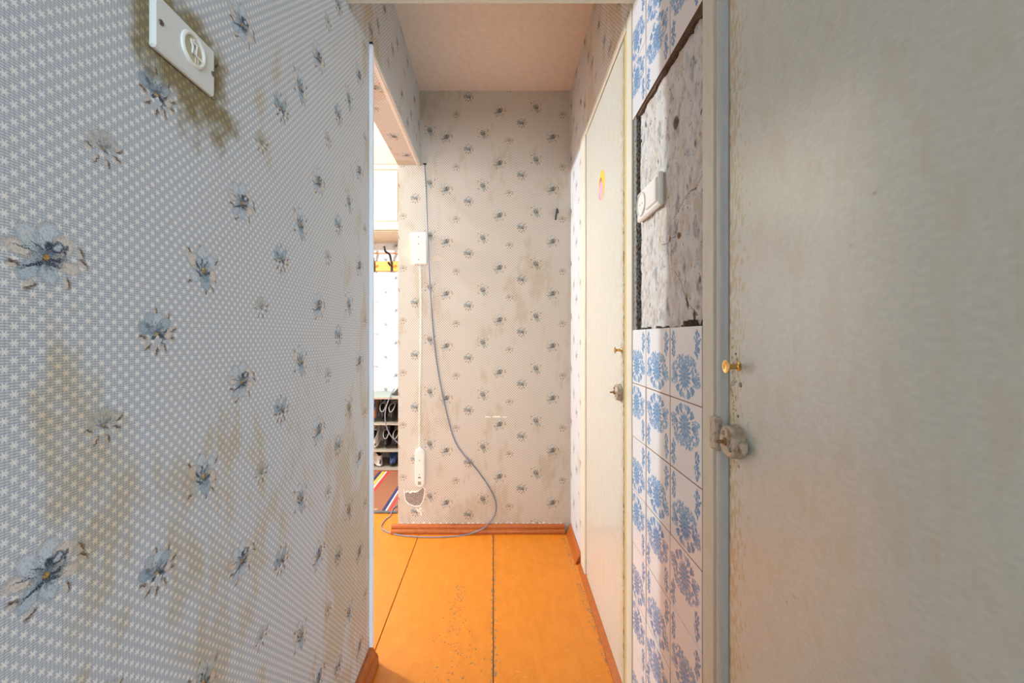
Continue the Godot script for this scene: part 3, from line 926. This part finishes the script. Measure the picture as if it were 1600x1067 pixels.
func build_doors() -> void:
	var d1 := thing("door_1", "large cream door filling the right side, close to the camera", "door", "", "structure")
	door_panel(0.085, 0.682, 0.012, 2.0, -0.003, true, d1)
	part("casing", rbox(Shape.new(), 0.7235, 0.768, 0.0, 2.05, -0.04, 0.001, 0.003), M.cream_paint, d1)
	part("casing", rbox(Shape.new(), 0.0, 0.080, 0.0, 2.05, -0.04, 0.010, 0.003), M.cream_paint, d1)
	part("casing", rbox(Shape.new(), 0.0805, 0.7235, 2.006, 2.05, -0.04, 0.010, 0.003), M.cream_paint, d1)
	var s := Shape.new()
	s.xf = right_frame()
	var arc := PackedVector2Array()
	for k in 13:
		var a := PI * k / 12.0
		arc.append(Vector2(0.7035 - 0.018 * cos(a), -0.006 + 0.010 * sin(a)))
	arc.append(Vector2(0.723, -0.03))
	arc.append(Vector2(0.686, -0.03))
	s.prism(arc, Vector3.ZERO, Vector3(0, 0, -1), Vector3(-1, 0, 0), Vector3(0, 2.006, 0))
	for i in s.n.size():   # the round side is smooth
		var q: Vector3 = right_frame().affine_inverse() * s.v[i]
		var r := Vector2(-q.z - 0.7035, -q.x + 0.006)
		if absf(s.n[i].y) < 0.5 and r.y > -0.001:
			s.n[i] = (right_frame().basis * Vector3(-r.y / 0.010, 0, -r.x / 0.018)).normalized()
	part("rounded_stop", s, M.blue_white_paint, d1, "blue white rounded stop beside the door")
	part("back_board", rbox(Shape.new(), 0.06, 0.70, 0.0, 2.03, -0.12, -0.06, 0.0), M.raw_wood, d1)
	knob(0.652, 1.050, -0.003, M.brass, d1)
	latch(0.655, 0.932, -0.003, 1.0, d1)
	part("keeper", rbox(Shape.new(), 0.694, 0.717, 0.906, 0.962, -0.003, 0.0125, 0.003), M.aged_enamel, d1, "worn latch keeper on the stop")
	s = Shape.new()
	for q in [[0.648, 1.022, 0.004], [0.655, 0.972, 0.0025], [0.66, 1.07, 0.0015]]:
		s.xf = disc_xf(q[0], q[1], -0.003)
		s.lathe([Vector2(q[2], 0), Vector2(q[2] * 0.9, 0.001), Vector2(0, 0.0014)], 12)
	part("nail_head", s, M.screw_metal, d1)

	var d2 := thing("door_2", "narrow cream door with a sticker, at the far end of the right wall", "door", "", "structure")
	door_panel(1.282, 1.872, 0.02, 2.012, 0.002, false, d2)
	part("casing", rbox(Shape.new(), 1.197, 1.249, 0.0, 2.05, -0.03, 0.0025, 0.002), M.cream_paint, d2)
	part("casing", rbox(Shape.new(), 1.90, 2.002, 0.0, 2.05, -0.03, 0.006, 0.003), M.cream_paint, d2)
	part("casing", rbox(Shape.new(), 1.2495, 1.8995, 2.022, 2.05, -0.03, 0.004, 0.003), M.cream_paint, d2)
	part("rebate", rbox(Shape.new(), 1.2495, 1.2815, 0.0, 2.0215, -0.05, -0.001, 0.001), M.ochre_paint, d2, "yellowed rebate beside the leaf")
	part("rebate", rbox(Shape.new(), 1.874, 1.8995, 0.0, 2.0215, -0.05, -0.010, 0.001), M.ochre_paint, d2)
	part("back_board", rbox(Shape.new(), 1.25, 1.90, 0.0, 2.03, -0.12, -0.06, 0.0), M.raw_wood, d2)
	knob(1.302, 1.057, 0.002, M.brass, d2)
	latch(1.312, 0.924, 0.002, -1.0, d2)

	var st := thing("door_sticker", "small oval yellow and pink sticker on the far cream door", "sticker")
	s = Shape.new()
	s.xf = disc_xf(1.575, 1.672, 0.002)
	s.xf.basis = s.xf.basis * Basis.from_scale(Vector3(1.0, 1.0, 0.9))
	s.lathe([Vector2(0.056, 0), Vector2(0.056, 0.0008), Vector2(0.0, 0.0008)], 32)
	part("ground", s, M.sticker_yellow, st)
	for q in [[1.585, 1.655, 0.036, M.sticker_pink], [1.59, 1.688, 0.02, M.sticker_brown], [1.60, 1.635, 0.016, M.white_plastic]]:
		s = Shape.new()
		s.xf = disc_xf(q[0], q[1], 0.0028)
		s.lathe([Vector2(q[2], 0), Vector2(q[2], 0.0005), Vector2(0.0, 0.0005)], 20)
		part("printed_patch", s, q[3], st)


# ---------------------------------------------------------------- things on the walls
func build_fittings() -> void:
	# old switch plate on the left wall: y of the turned parts points into the corridor (+x)
	var sp := thing("switch_plate", "old white switch plate with a broken round middle, on the left wallpaper", "switch")
	part("plate", boxed(V(LX, 1.4455, 0.4985), V(LX + 0.009, 1.513, 0.607), 0.0035), M.old_plastic, sp)
	var xf := Transform3D(Basis(Vector3(0, 0, -1), Vector3.RIGHT, Vector3.UP), V(LX + 0.009, 1.484, 0.562))
	xf = Transform3D(Basis(Vector3.UP, Vector3.RIGHT, Vector3(0, 0, -1)), V(LX + 0.009, 1.484, 0.562))
	var s := Shape.new()
	s.xf = xf
	s.lathe([Vector2(0.0225, 0), Vector2(0.0220, 0.0025), Vector2(0.0195, 0.0035), Vector2(0.0178, 0.0025), Vector2(0.0172, 0.0002)], 36)
	part("ring", s, M.white_plastic, sp)
	s = Shape.new()
	s.xf = xf
	s.lathe([Vector2(0.0173, 0.0003), Vector2(0.0, 0.0004)], 36)
	part("recess", s, M.yellowed_plastic, sp, "yellowed inside of the ring")
	s = Shape.new()
	for q in [[-0.007, 0.010, 0.004, 0.007], [0.004, 0.007, 0.001, -0.006], [0.001, -0.006, -0.009, 0.009], [0.001, -0.006, 0.012, -0.008], [-0.002, 0.012, -0.006, -0.008]]:
		s.tube([V(LX + 0.0115, 1.484 + q[1], 0.562 + q[0]), V(LX + 0.0125, 1.484 + q[3], 0.562 + q[2])], 0.0013, 6)
	part("broken_toggle", s, M.white_plastic, sp)
	s = Shape.new()
	s.box(V(LX + 0.0094, 1.488, 0.562), V(LX + 0.0100, 1.495, 0.5555), 0.0)
	s.box(V(LX + 0.0094, 1.468, 0.565), V(LX + 0.0100, 1.477, 0.5695), 0.0)
	part("slot", s, M.yellowed_plastic, sp)
	for q in [[0.508, 1.480], [0.602, 1.477]]:
		s = Shape.new()
		s.xf = Transform3D(Basis(Vector3.UP, Vector3.RIGHT, Vector3(0, 0, -1)), V(LX + 0.009, q[1], q[0]))
		s.lathe([Vector2(0.0036, 0), Vector2(0.0032, 0.0014), Vector2(0, 0.002)], 14)
		part("screw", s, M.screw_metal, sp)

	# switch block on the bared concrete
	var sb := thing("switch_block", "white plastic switch and socket block fixed on the bared concrete", "switch")
	part("base", rbox(Shape.new(), 0.976, 1.142, 1.409, 1.488, -0.009, 0.004, 0.004), M.white_plastic, sb)
	part("rocker", rbox(Shape.new(), 0.984, 1.060, 1.420, 1.477, 0.0, 0.0085, 0.003), M.white_plastic, sb)
	s = Shape.new()
	s.xf = disc_xf(1.102, 1.449, 0.003)
	s.lathe([Vector2(0.032, 0), Vector2(0.031, 0.005), Vector2(0.028, 0.006), Vector2(0.026, 0.003), Vector2(0.0, 0.003)], 32)
	var so := part("socket", s, M.white_plastic, sb)
	s = Shape.new()
	for q in [-0.0095, 0.0095]:
		s.xf = disc_xf(1.102 + q, 1.449, 0.0062)
		s.lathe([Vector2(0.0028, 0), Vector2(0.0, 0.0002)], 12)
	part("hole", s, M.screw_metal, so)
	part("mounting_plate", rbox(Shape.new(), 0.979, 1.139, 1.412, 1.485, -0.013, -0.009, 0.0), M.yellowed_plastic, sb)

	# flat junction cover and socket strip on the end wall, with the painted twisted wire between them
	var jb := thing("junction_box", "flat white junction cover plastered into the end wall, above the twisted wire", "junction box")
	part("cover", boxed(px(646.5, 414, BZ), px(667, 362.5, BZ - 0.022), 0.006), M.white_plastic, jb)
	part("side_rib", boxed(px(643.5, 376, BZ), px(647, 363, BZ - 0.018), 0.002), M.white_plastic, jb)
	part("side_rib", boxed(px(645, 410, BZ), px(647, 376, BZ - 0.016), 0.002), M.white_plastic, jb)
	for y in [381.0, 405.5, 370.0]:
		s = Shape.new()
		s.xf = Transform3D(Basis(Vector3.RIGHT, Vector3.BACK, Vector3.DOWN), px(654, y, BZ - 0.022))
		s.lathe([Vector2(0.0034, 0), Vector2(0.003, 0.0006), Vector2(0, 0.0008)], 10)
		part("screw", s, M.screw_metal, jb)
	for q in [[[640, 373], [643, 371], [647, 372], [647, 414], [643, 414], [640, 411], [637, 403], [630, 400], [626, 395], [626, 389], [631, 386], [637, 384], [638, 378]], [[674, 401], [686, 399], [692, 404], [690, 408], [676, 408]]]:
		var putty := Shape.new()
		var o := PackedVector2Array()
		for p in q:
			var w := px(p[0], p[1], BZ)
			o.append(Vector2(w.x, w.y))
		putty.prism(o, V(0, 0, BZ), Vector3.RIGHT, Vector3.UP, Vector3(0, 0, 0.0009))
		part("putty", putty, M.putty, jb, "smeared pale putty beside the cover")

	var es := thing("socket_strip", "long rounded white socket housing low on the end wall", "socket")
	var outline := PackedVector2Array()
	for k in 24:
		var a := TAU * k / 24.0
		outline.append(Vector2(cos(a) * 0.0275, sin(a) * 0.0275 + (0.080 if sin(a) >= -1e-6 else -0.080)))
	s = Shape.new()
	var c := px(656.5, 729.5, BZ)
	s.prism(outline, c, Vector3.RIGHT, Vector3.UP, Vector3(0, 0, 0.018))
	var inner := PackedVector2Array()
	for p in outline:
		inner.append(p * Vector2(0.82, 0.94))
	s.prism(inner, c + Vector3(0, 0, 0.018), Vector3.RIGHT, Vector3.UP, Vector3(0, 0, 0.005))
	part("housing", s, M.white_plastic, es)
	for q in [[717.5, 0.003], [739.5, 0.003]]:
		s = Shape.new()
		s.xf = Transform3D(Basis(Vector3.RIGHT, Vector3.BACK, Vector3.DOWN), px(656.5, q[0], BZ) + Vector3(0, 0, 0.023))
		s.lathe([Vector2(q[1], 0), Vector2(q[1] * 0.9, 0.0006), Vector2(0, 0.0008)], 10)
		part("screw", s, M.screw_metal, es)
	part("slot", boxed(px(654.5, 745, BZ) + Vector3(0, 0, 0.0225), px(658.5, 743, BZ) + Vector3(0, 0, 0.0236), 0.0003), M.screw_metal, es)
	part("button", boxed(px(654, 755, BZ) + Vector3(0, 0, 0.0225), px(659, 750, BZ) + Vector3(0, 0, 0.0246), 0.002), M.grey_mesh, es)

	var tw := thing("twisted_wire", "painted twisted wire running down the end wall between two white boxes", "wire")
	for ph in [0.0, PI]:
		s = Shape.new()
		var pts := []
		for k in 260:
			var y := lerpf(px(0, 414, BZ).y + 0.004, px(0, 701, BZ).y - 0.004, k / 259.0)
			pts.append(V(-0.413 + 0.0042 * cos(k * 0.62 + ph) + 0.004 * sin(k * 0.021), y, BZ - 0.0042 - 0.0026 * sin(k * 0.62 + ph)))
		s.tube(pts, 0.0019, 6)
		part("strand", s, M.wire_paint, tw)
	s = Shape.new()
	s.tube(curve([px(654, 414, BZ - 0.003), px(657, 420, BZ - 0.004), px(656.7, 424, BZ - 0.004)]), 0.0022, 6)

	# the loose grey cable
	var cb := thing("loose_cable", "thin grey cable hanging down the end wall and looping onto the orange floor", "cable")
	s = Shape.new()
	var run := []
	for p in [[663, 256], [665.5, 300], [668, 360], [671, 430], [674.5, 490], [680, 550], [689, 605], [699, 650], [709, 685], [722, 707], [738, 725], [755, 747], [768, 768], [775, 788], [773, 804], [764, 817]]:
		run.append(px(p[0], p[1], BZ - (0.0055 if absf(p[1] - 388.0) > 60.0 else 0.030)))
	run.append(px(752, 827, BZ - 0.036))
	run.append(fl(728, 835.5, 0.004))
	for p in [[700, 838.5], [660, 839], [625, 836], [604, 830.5], [596, 824.5], [597.5, 818], [603, 811], [609, 806.5], [612, 799.5], [616, 793]]:
		run.append(fl(p[0], p[1], 0.004 if p[1] > 800 else 0.0115))
	run.append(fl(630, 787, 0.0115))
	s.tube(curve(run, 6), 0.0036, 8)
	part("sheath", s, M.grey_cable, cb)
	s = Shape.new()
	s.box(px(661.5, 258, BZ), px(666, 254.5, BZ - 0.014), 0.002)
	part("clip", s, M.black_metal, cb, "small black clip at the lintel")

	var hk := thing("wall_peg", "small dark blue peg hook high on the right of the end wall", "hook")
	s = Shape.new()
	s.tube(curve([px(868, 343.5, BZ - 0.004), px(869, 336, BZ - 0.006), px(870, 330, BZ - 0.008), px(870.5, 326.5, BZ - 0.018), px(871.5, 330, BZ - 0.028), px(872, 333, BZ - 0.026)]), 0.0042, 8)
	part("peg", s, M.dark_blue_plastic, hk)


# ---------------------------------------------------------------- the hall seen through the opening
func shoe(called: String, label: String, at: Vector3, turn: float, tilt: float, upper: Material, sole: Material, lace: Material, open_toe := false) -> void:
	var o := thing(called, label, "shoe", "shoes in the hall rack")
	var s := Shape.new()
	var length := 0.26
	var rows := 18
	var around := 20
	# body: cross-sections from heel (u = 0, towards the viewer) to toe
	var width := func(u: float) -> float: return (0.027 + 0.010 * sin(u * 2.6 - 0.4)) * sqrt(clampf(1.0 - pow(absf(u * 2.0 - 1.0), 5.0), 0.0, 1.0))
	var tall := func(u: float) -> float: return (lerpf(0.092, 0.05, smoothstep(0.3, 0.75, u)) if not open_toe else lerpf(0.05, 0.062, u)) * pow(clampf(1.0 - pow(absf(u * 2.0 - 1.0), 6.0), 0.0, 1.0), 0.35)
	var hole_at := 0.06
	var hole_to := 0.46
	s.sheet(around, rows, Vector3.UP, func(a: float, u: float) -> Array:
		var ang := lerpf(PI, 0.0, a)
		var w: float = width.call(u)
		var h: float = tall.call(u)
		var y := h * pow(sin(ang), 0.55)
		if u > hole_at and u < hole_to and sin(ang) > 0.8:   # the mouth sinks in
			y -= (0.05 if not open_toe else 0.03) * smoothstep(0.8, 0.9, sin(ang)) * smoothstep(hole_at, hole_at + 0.08, u) * smoothstep(hole_to, hole_to - 0.1, u)
		return [Vector3(cos(ang) * w, y + 0.012, -u * length), Vector2(a, u), Color.WHITE], true)
	part("upper", s, upper, o)
	s = Shape.new()
	var base := PackedVector2Array()
	for k in 15:
		base.append(Vector2(width.call(k / 14.0) + 0.004, k / 14.0 * length))
	for k in 15:
		base.append(Vector2(-width.call(1.0 - k / 14.0) - 0.004, (1.0 - k / 14.0) * length))
	s.prism(base, Vector3(0, 0, 0), Vector3.RIGHT, Vector3.FORWARD, Vector3(0, 0.018, 0))
	part("sole", s, sole, o)
	# rim, and a mouth disc: near-black for the shade inside, blue in the slipper
	var ring := []
	var disc := PackedVector2Array()
	for k in 21:
		var a := TAU * k / 20.0
		var u: float = (hole_at + hole_to) * 0.5 + cos(a) * (hole_to - hole_at) * 0.5
		ring.append(Vector3(sin(a) * 0.022, tall.call(clampf(u, 0.08, 0.9)) * 0.97 + 0.012, -u * length))
		if k < 20:
			disc.append(Vector2(sin(a) * 0.021, u * length))
	s = Shape.new()
	s.tube(ring, 0.0045, 6)
	part("collar", s, lace, o)
	s = Shape.new()
	s.prism(disc, Vector3(0, (0.05 if open_toe else 0.082), 0), Vector3.RIGHT, Vector3.FORWARD, Vector3(0, 0.002, 0))
	part("mouth_disc", s, M.shoe_mouth_shade if not open_toe else M.blue_fabric, o)
	if not open_toe:
		s = Shape.new()
		for k in 4:
			var u: float = 0.5 + k * 0.055
			var y: float = tall.call(u) + 0.012
			var x := 0.02
			s.tube([Vector3(-x, y - 0.008, -u * length), Vector3(0, y + 0.002, -(u + 0.02) * length), Vector3(x, y - 0.008, -u * length)], 0.0022, 5)
		part("lace", s, lace, o)
	o.transform = Transform3D(Basis(Vector3.UP, turn) * Basis(Vector3.RIGHT, tilt), at)


func build_hall() -> void:
	var far := 3.78
	var wf := thing("wall_far", "sunlit far wall of the hall in pale flowered wallpaper behind the coat hooks", "wall", "", "structure")
	part("masonry", boxed(V(-3.3, 0, far + 0.001), V(0.0, CEIL, far + 0.1), 0.0), M.plaster, wf)
	papered("wallpaper", wf, V(-1.9, 0, far), Vector3.RIGHT, 1.8, Vector3.UP, CEIL, Vector3.BACK, func(a: float, y: float) -> Color: return stain(a, y, -0.35, Color(1.0, 1.0, 0.99)), -1.9, 0.0, -0.98, 1.22, 0.03)
	for w in [["wall_side", V(-3.3, 0, 0.7), V(-3.2, CEIL, far), "plain plastered side wall of the hall, left of the opening"], ["wall_near", V(-3.2, 0, 0.7), V(HX - 0.001, CEIL, 0.8), "plain plastered near wall of the hall beyond the left wallpaper"], ["wall_end", V(-0.25, 0, BZ + 0.111), V(-0.15, CEIL, far), "plain plastered wall closing the hall behind the end wall"]]:
		var o := thing(w[0], w[3], "wall", "", "structure")
		part("masonry", boxed(w[1], w[2], 0.0), M.plaster, o)
	# storage cupboard under the hall ceiling
	var lc := thing("loft_cabinet", "cream storage cupboard hung under the hall ceiling above the coat hooks", "cupboard")
	part("carcass", boxed(V(-1.75, 1.955, 3.36), V(-0.26, CEIL - 0.002, far - 0.002), 0.002), M.cabinet_paint, lc)
	for k in 3:
		var x := -1.74 + k * 0.49
		part("door", boxed(V(x, 2.035, 3.345), V(x + 0.48, 2.44, 3.362), 0.004), M.cabinet_paint, lc)
	part("ledge", boxed(V(-1.76, 1.962, 3.325), V(-0.26, 2.022, 3.362), 0.004), M.cabinet_paint, lc)
	part("cornice", boxed(V(-1.76, 2.45, 3.335), V(-0.26, CEIL - 0.003, 3.362), 0.004), M.cabinet_paint, lc)
	# coat rack
	var cr := thing("coat_rack", "orange board with black double coat hooks on the hall wall", "coat rack")
	part("board", boxed(V(-1.7, 1.700, far - 0.022), V(-0.5, 1.787, far), 0.003), M.orange_board, cr)
	part("lath", boxed(V(-1.7, 1.859, far - 0.014), V(-0.5, 1.869, far), 0.001), M.lath_wood, cr, "thin wooden lath above the board")
	for k in 6:
		var x := -1.548 + k * 0.157
		var s := Shape.new()
		var z := far - 0.024
		s.tube(curve([V(x, 1.69, z), V(x, 1.75, z - 0.004), V(x - 0.004, 1.80, z - 0.008), V(x - 0.012, 1.845, z - 0.03), V(x - 0.035, 1.86, z - 0.075), V(x - 0.045, 1.905, z - 0.085)], 6), 0.0095, 8)
		s.tube(curve([V(x, 1.745, z), V(x - 0.006, 1.748, z - 0.04), V(x - 0.012, 1.765, z - 0.065)], 5), 0.009, 8)
		part("hook", s, M.black_metal, cr)
	# shoe rack
	var z0 := 3.41
	var z1 := 3.765
	var rk := thing("shoe_rack", "low open shoe rack of pale boards with grey green top in the hall", "shoe rack")
	part("top", boxed(V(-1.35, 0.596, z0 - 0.005), V(-0.62, 0.612, z1), 0.003), M.grey_green_top, rk)
	part("top_edge", boxed(V(-1.35, 0.594, z0 - 0.011), V(-0.62, 0.609, z0 - 0.0055), 0.001), M.rack_wood, rk)
	part("back", boxed(V(-1.35, 0.0, z1 - 0.012), V(-0.62, 0.595, z1), 0.0), M.rack_wood, rk)
	for x in [-1.35, -0.635]:
		part("side", boxed(V(x, 0.0, z0), V(x + 0.015, 0.595, z1 - 0.0125), 0.001), M.rack_wood, rk)
	for y in [0.392, 0.172, 0.02]:
		part("shelf", boxed(V(-1.334, y - 0.012, z0), V(-0.636, y, z1 - 0.0125), 0.001), M.rack_wood, rk)
		if y > 0.1:
			part("shelf_edge", boxed(V(-1.334, y - 0.011, z0 - 0.006), V(-0.636, y - 0.001, z0 - 0.0005), 0.001), M.rack_wood, rk)
	var tl := 0.62
	shoe("shoe", "tan and blue shoe at the left of the top shelf of the shoe rack", V(-1.005, 0.405, 3.47), 0.15, tl, M.tan_fabric, M.blue_fabric, M.blue_fabric)
	shoe("shoe", "black leather lace-up on the top shelf, next to the tan shoe", V(-0.922, 0.405, 3.47), 0.1, tl, M.black_leather, M.black_sole, M.grey_mesh)
	shoe("shoe", "black leather lace-up at the right of the top shelf of the rack", V(-0.842, 0.405, 3.46), -0.1, tl, M.black_leather, M.black_sole, M.grey_mesh)
	shoe("shoe", "grey and white running shoe at the left of the middle shelf", V(-0.985, 0.185, 3.46), 0.12, tl, M.white_mesh, M.white_sole, M.grey_mesh)
	shoe("shoe", "black lace-up shoe on the middle shelf beside the grey running shoe", V(-0.892, 0.185, 3.46), 0.05, tl, M.black_leather, M.black_sole, M.grey_mesh)
	shoe("shoe", "black lace-up shoe partly cut off at the right of the middle shelf", V(-0.808, 0.185, 3.46), -0.1, tl, M.black_leather, M.black_sole, M.grey_mesh)
	shoe("shoe", "white sneaker with a dark side at the foot of the shoe rack", V(-0.942, 0.03, 3.46), 0.5, 0.16, M.white_mesh, M.white_sole, M.black_leather)
	shoe("slipper", "blue slipper on the bottom shelf in front of a grey shoe", V(-0.842, 0.03, 3.46), 0.12, 0.22, M.blue_fabric, M.black_sole, M.blue_fabric, true)

	var cs := thing("cone_stand", "dark grey stand with a flared foot on the shoe rack, at the wall corner", "stand")
	var s := Shape.new()
	s.xf = Transform3D(Basis.IDENTITY, V(-0.80, 0.613, 3.56))
	s.lathe([Vector2(0.0, 0.0), Vector2(0.072, 0.0), Vector2(0.072, 0.006), Vector2(0.05, 0.018), Vector2(0.02, 0.05), Vector2(0.011, 0.08), Vector2(0.011, 0.20), Vector2(0.0, 0.202)], 28)
	part("stem", s, M.black_board, cs)
	var hc := thing("hanging_cord", "pale cord hanging from the stand in front of the shoe rack", "cord")
	s = Shape.new()
	s.tube(curve([px(616, 607.5, 3.50), px(612, 614, 3.46), px(609, 621, 3.385), px(604, 634, 3.375), px(601.5, 650, 3.375), px(604, 667, 3.375), px(611, 681, 3.375), px(621, 691, 3.38), px(634, 700, 3.39)]), 0.0045, 8)
	part("sheath", s, M.grey_cable, hc)

	var rg := thing("runner_rug", "brown striped runner rug on the hall floor in front of the shoe rack", "rug")
	var rs := boxed(V(-1.1, 0.0, 2.615), V(-0.60, 0.008, 3.40), 0.002)
	for i in rs.v.size():
		rs.uv[i] = Vector2((rs.v[i].x + 0.98) / 0.60 + 0.05, (-rs.v[i].z - 2.6) / 0.81)
	part("weave", rs, M.rug_weave, rg)
	part("binding", boxed(V(-1.1, 0.0, 2.592), V(-0.60, 0.0105, 2.617), 0.003), M.rug_binding, rg, "grey edging at its near end")

	# the lamp that throws the light through the opening
	var lp := thing("pendant_lamp", "bare bulb hanging from the hall ceiling out of view behind the left wall", "lamp")
	var at := V(-2.0, 2.13, 2.25)
	s = Shape.new()
	s.tube([at + Vector3(0, 0.07, 0), V(-2.0, CEIL, 2.25)], 0.004, 8)
	part("cord", s, M.black_metal, lp)
	s = Shape.new()
	s.xf = Transform3D(Basis.IDENTITY, at + Vector3(0, 0.04, 0))
	s.lathe([Vector2(0.0, 0.04), Vector2(0.016, 0.038), Vector2(0.019, 0.0), Vector2(0.0, 0.0)], 16)
	part("holder", s, M.black_metal, lp)
	s = Shape.new()
	s.xf = Transform3D(Basis.IDENTITY, at)
	var prof := []
	for k in 13:
		var a := -PI / 2 + PI * k / 12.0
		prof.append(Vector2(0.034 * cos(a) if k < 12 else 0.012, 0.038 * sin(a)))
	s.lathe(prof, 20)
	part("bulb", s, M.bulb_glow, lp)
	var li := OmniLight3D.new()
	li.name = "bulb_light"
	li.position = at
	li.light_energy = 6.0
	li.light_color = Color(0.94, 0.98, 1.0)
	li.light_size = 0.03
	li.omni_range = 12.0
	li.omni_attenuation = 2.0
	li.shadow_enabled = true
	lp.add_child(li)


# ---------------------------------------------------------------- the kitchen behind the camera, with its window
func build_kitchen() -> void:
	var kr := thing("wall_kitchen", "plain plastered right wall of the kitchen behind the camera", "wall", "", "structure")
	part("masonry", boxed(V(1.6, 0, -3.7), V(1.7, CEIL, 0.06), 0.0), M.plaster, kr)
	part("masonry", boxed(V(0.48, 0, -0.06), V(1.7, CEIL, 0.06), 0.0), M.plaster, kr)
	var wx0 := 0.15
	var wx1 := 1.55
	var wy0 := 0.70
	var wy1 := 1.85
	var wz := -3.6
	var kw := thing("wall_rear", "kitchen wall with the window behind the camera", "wall", "", "structure")
	var s := Shape.new()
	s.box(Vector3(-0.538, 0, -wz), Vector3(wx0, CEIL, -wz + 0.2), 0.0)
	s.box(Vector3(wx1, 0, -wz), Vector3(1.7, CEIL, -wz + 0.2), 0.0)
	s.box(Vector3(wx0, 0, -wz), Vector3(wx1, wy0, -wz + 0.2), 0.0)
	s.box(Vector3(wx0, wy1, -wz), Vector3(wx1, CEIL, -wz + 0.2), 0.0)
	part("masonry", s, M.plaster, kw)
	var wn := thing("window_1", "white framed kitchen window behind the camera", "window", "", "structure")
	s = Shape.new()
	for q in [[wx0, wx0 + 0.06, wy0, wy1], [wx1 - 0.06, wx1, wy0, wy1], [0.82, 0.88, wy0 + 0.06, wy1 - 0.06], [wx0 + 0.06, wx1 - 0.06, wy0, wy0 + 0.06], [wx0 + 0.06, wx1 - 0.06, wy1 - 0.06, wy1]]:
		s.box(Vector3(q[0], q[2], -wz + 0.10), Vector3(q[1], q[3], -wz + 0.15), 0.003)
	part("frame", s, M.white_plastic, wn)
	for q in [[wx0 + 0.06, 0.82], [0.88, wx1 - 0.06]]:
		part("pane", boxed(Vector3(q[0], wy0 + 0.06, -wz + 0.123), Vector3(q[1], wy1 - 0.06, -wz + 0.127), 0.0), M.window_glass, wn)
	var al := AreaLight3D.new()
	al.name = "window_light"
	al.area_size = Vector2(wx1 - wx0 - 0.1, wy1 - wy0 - 0.1)
	al.position = Vector3((wx0 + wx1) / 2, (wy0 + wy1) / 2, -wz + 0.06)
	al.light_energy = KITCHEN
	al.light_color = Color(0.84, 0.93, 1.0)
	al.area_range = 15.0
	al.area_attenuation = 2.0
	al.shadow_enabled = true
	wn.add_child(al)


const KITCHEN := 13.2


func _ready() -> void:
	var cam := Camera3D.new()
	cam.name = "camera"
	cam.projection = Camera3D.PROJECTION_FRUSTUM
	cam.near = 0.05
	cam.far = 60.0
	cam.size = 2.0 * 0.05 * 533.5 / 650.0
	cam.frustum_offset = Vector2(0.05 * 29.0 / 650.0, -0.05 * 5.5 / 650.0)
	cam.position = Vector3(0, EYE, 0)
	add_child(cam)
	cam.current = true
	var e := Environment.new()
	e.background_mode = Environment.BG_SKY
	var sky := Sky.new()
	var psm := ProceduralSkyMaterial.new()
	psm.sky_top_color = rgb(120, 160, 210)
	psm.sky_horizon_color = rgb(210, 220, 230)
	psm.ground_bottom_color = rgb(120, 116, 108)
	psm.ground_horizon_color = rgb(180, 178, 172)
	sky.sky_material = psm
	e.sky = sky
	e.tonemap_mode = Environment.TONE_MAPPER_LINEAR
	e.tonemap_exposure = 0.92
	e.sdfgi_enabled = true
	e.ssao_enabled = true
	e.ssil_enabled = true
	var we := WorldEnvironment.new()
	we.name = "world_environment"
	we.environment = e
	add_child(we)
	make_materials()
	build_shell()
	build_doors()
	build_kitchen()
	build_fittings()
	build_hall()
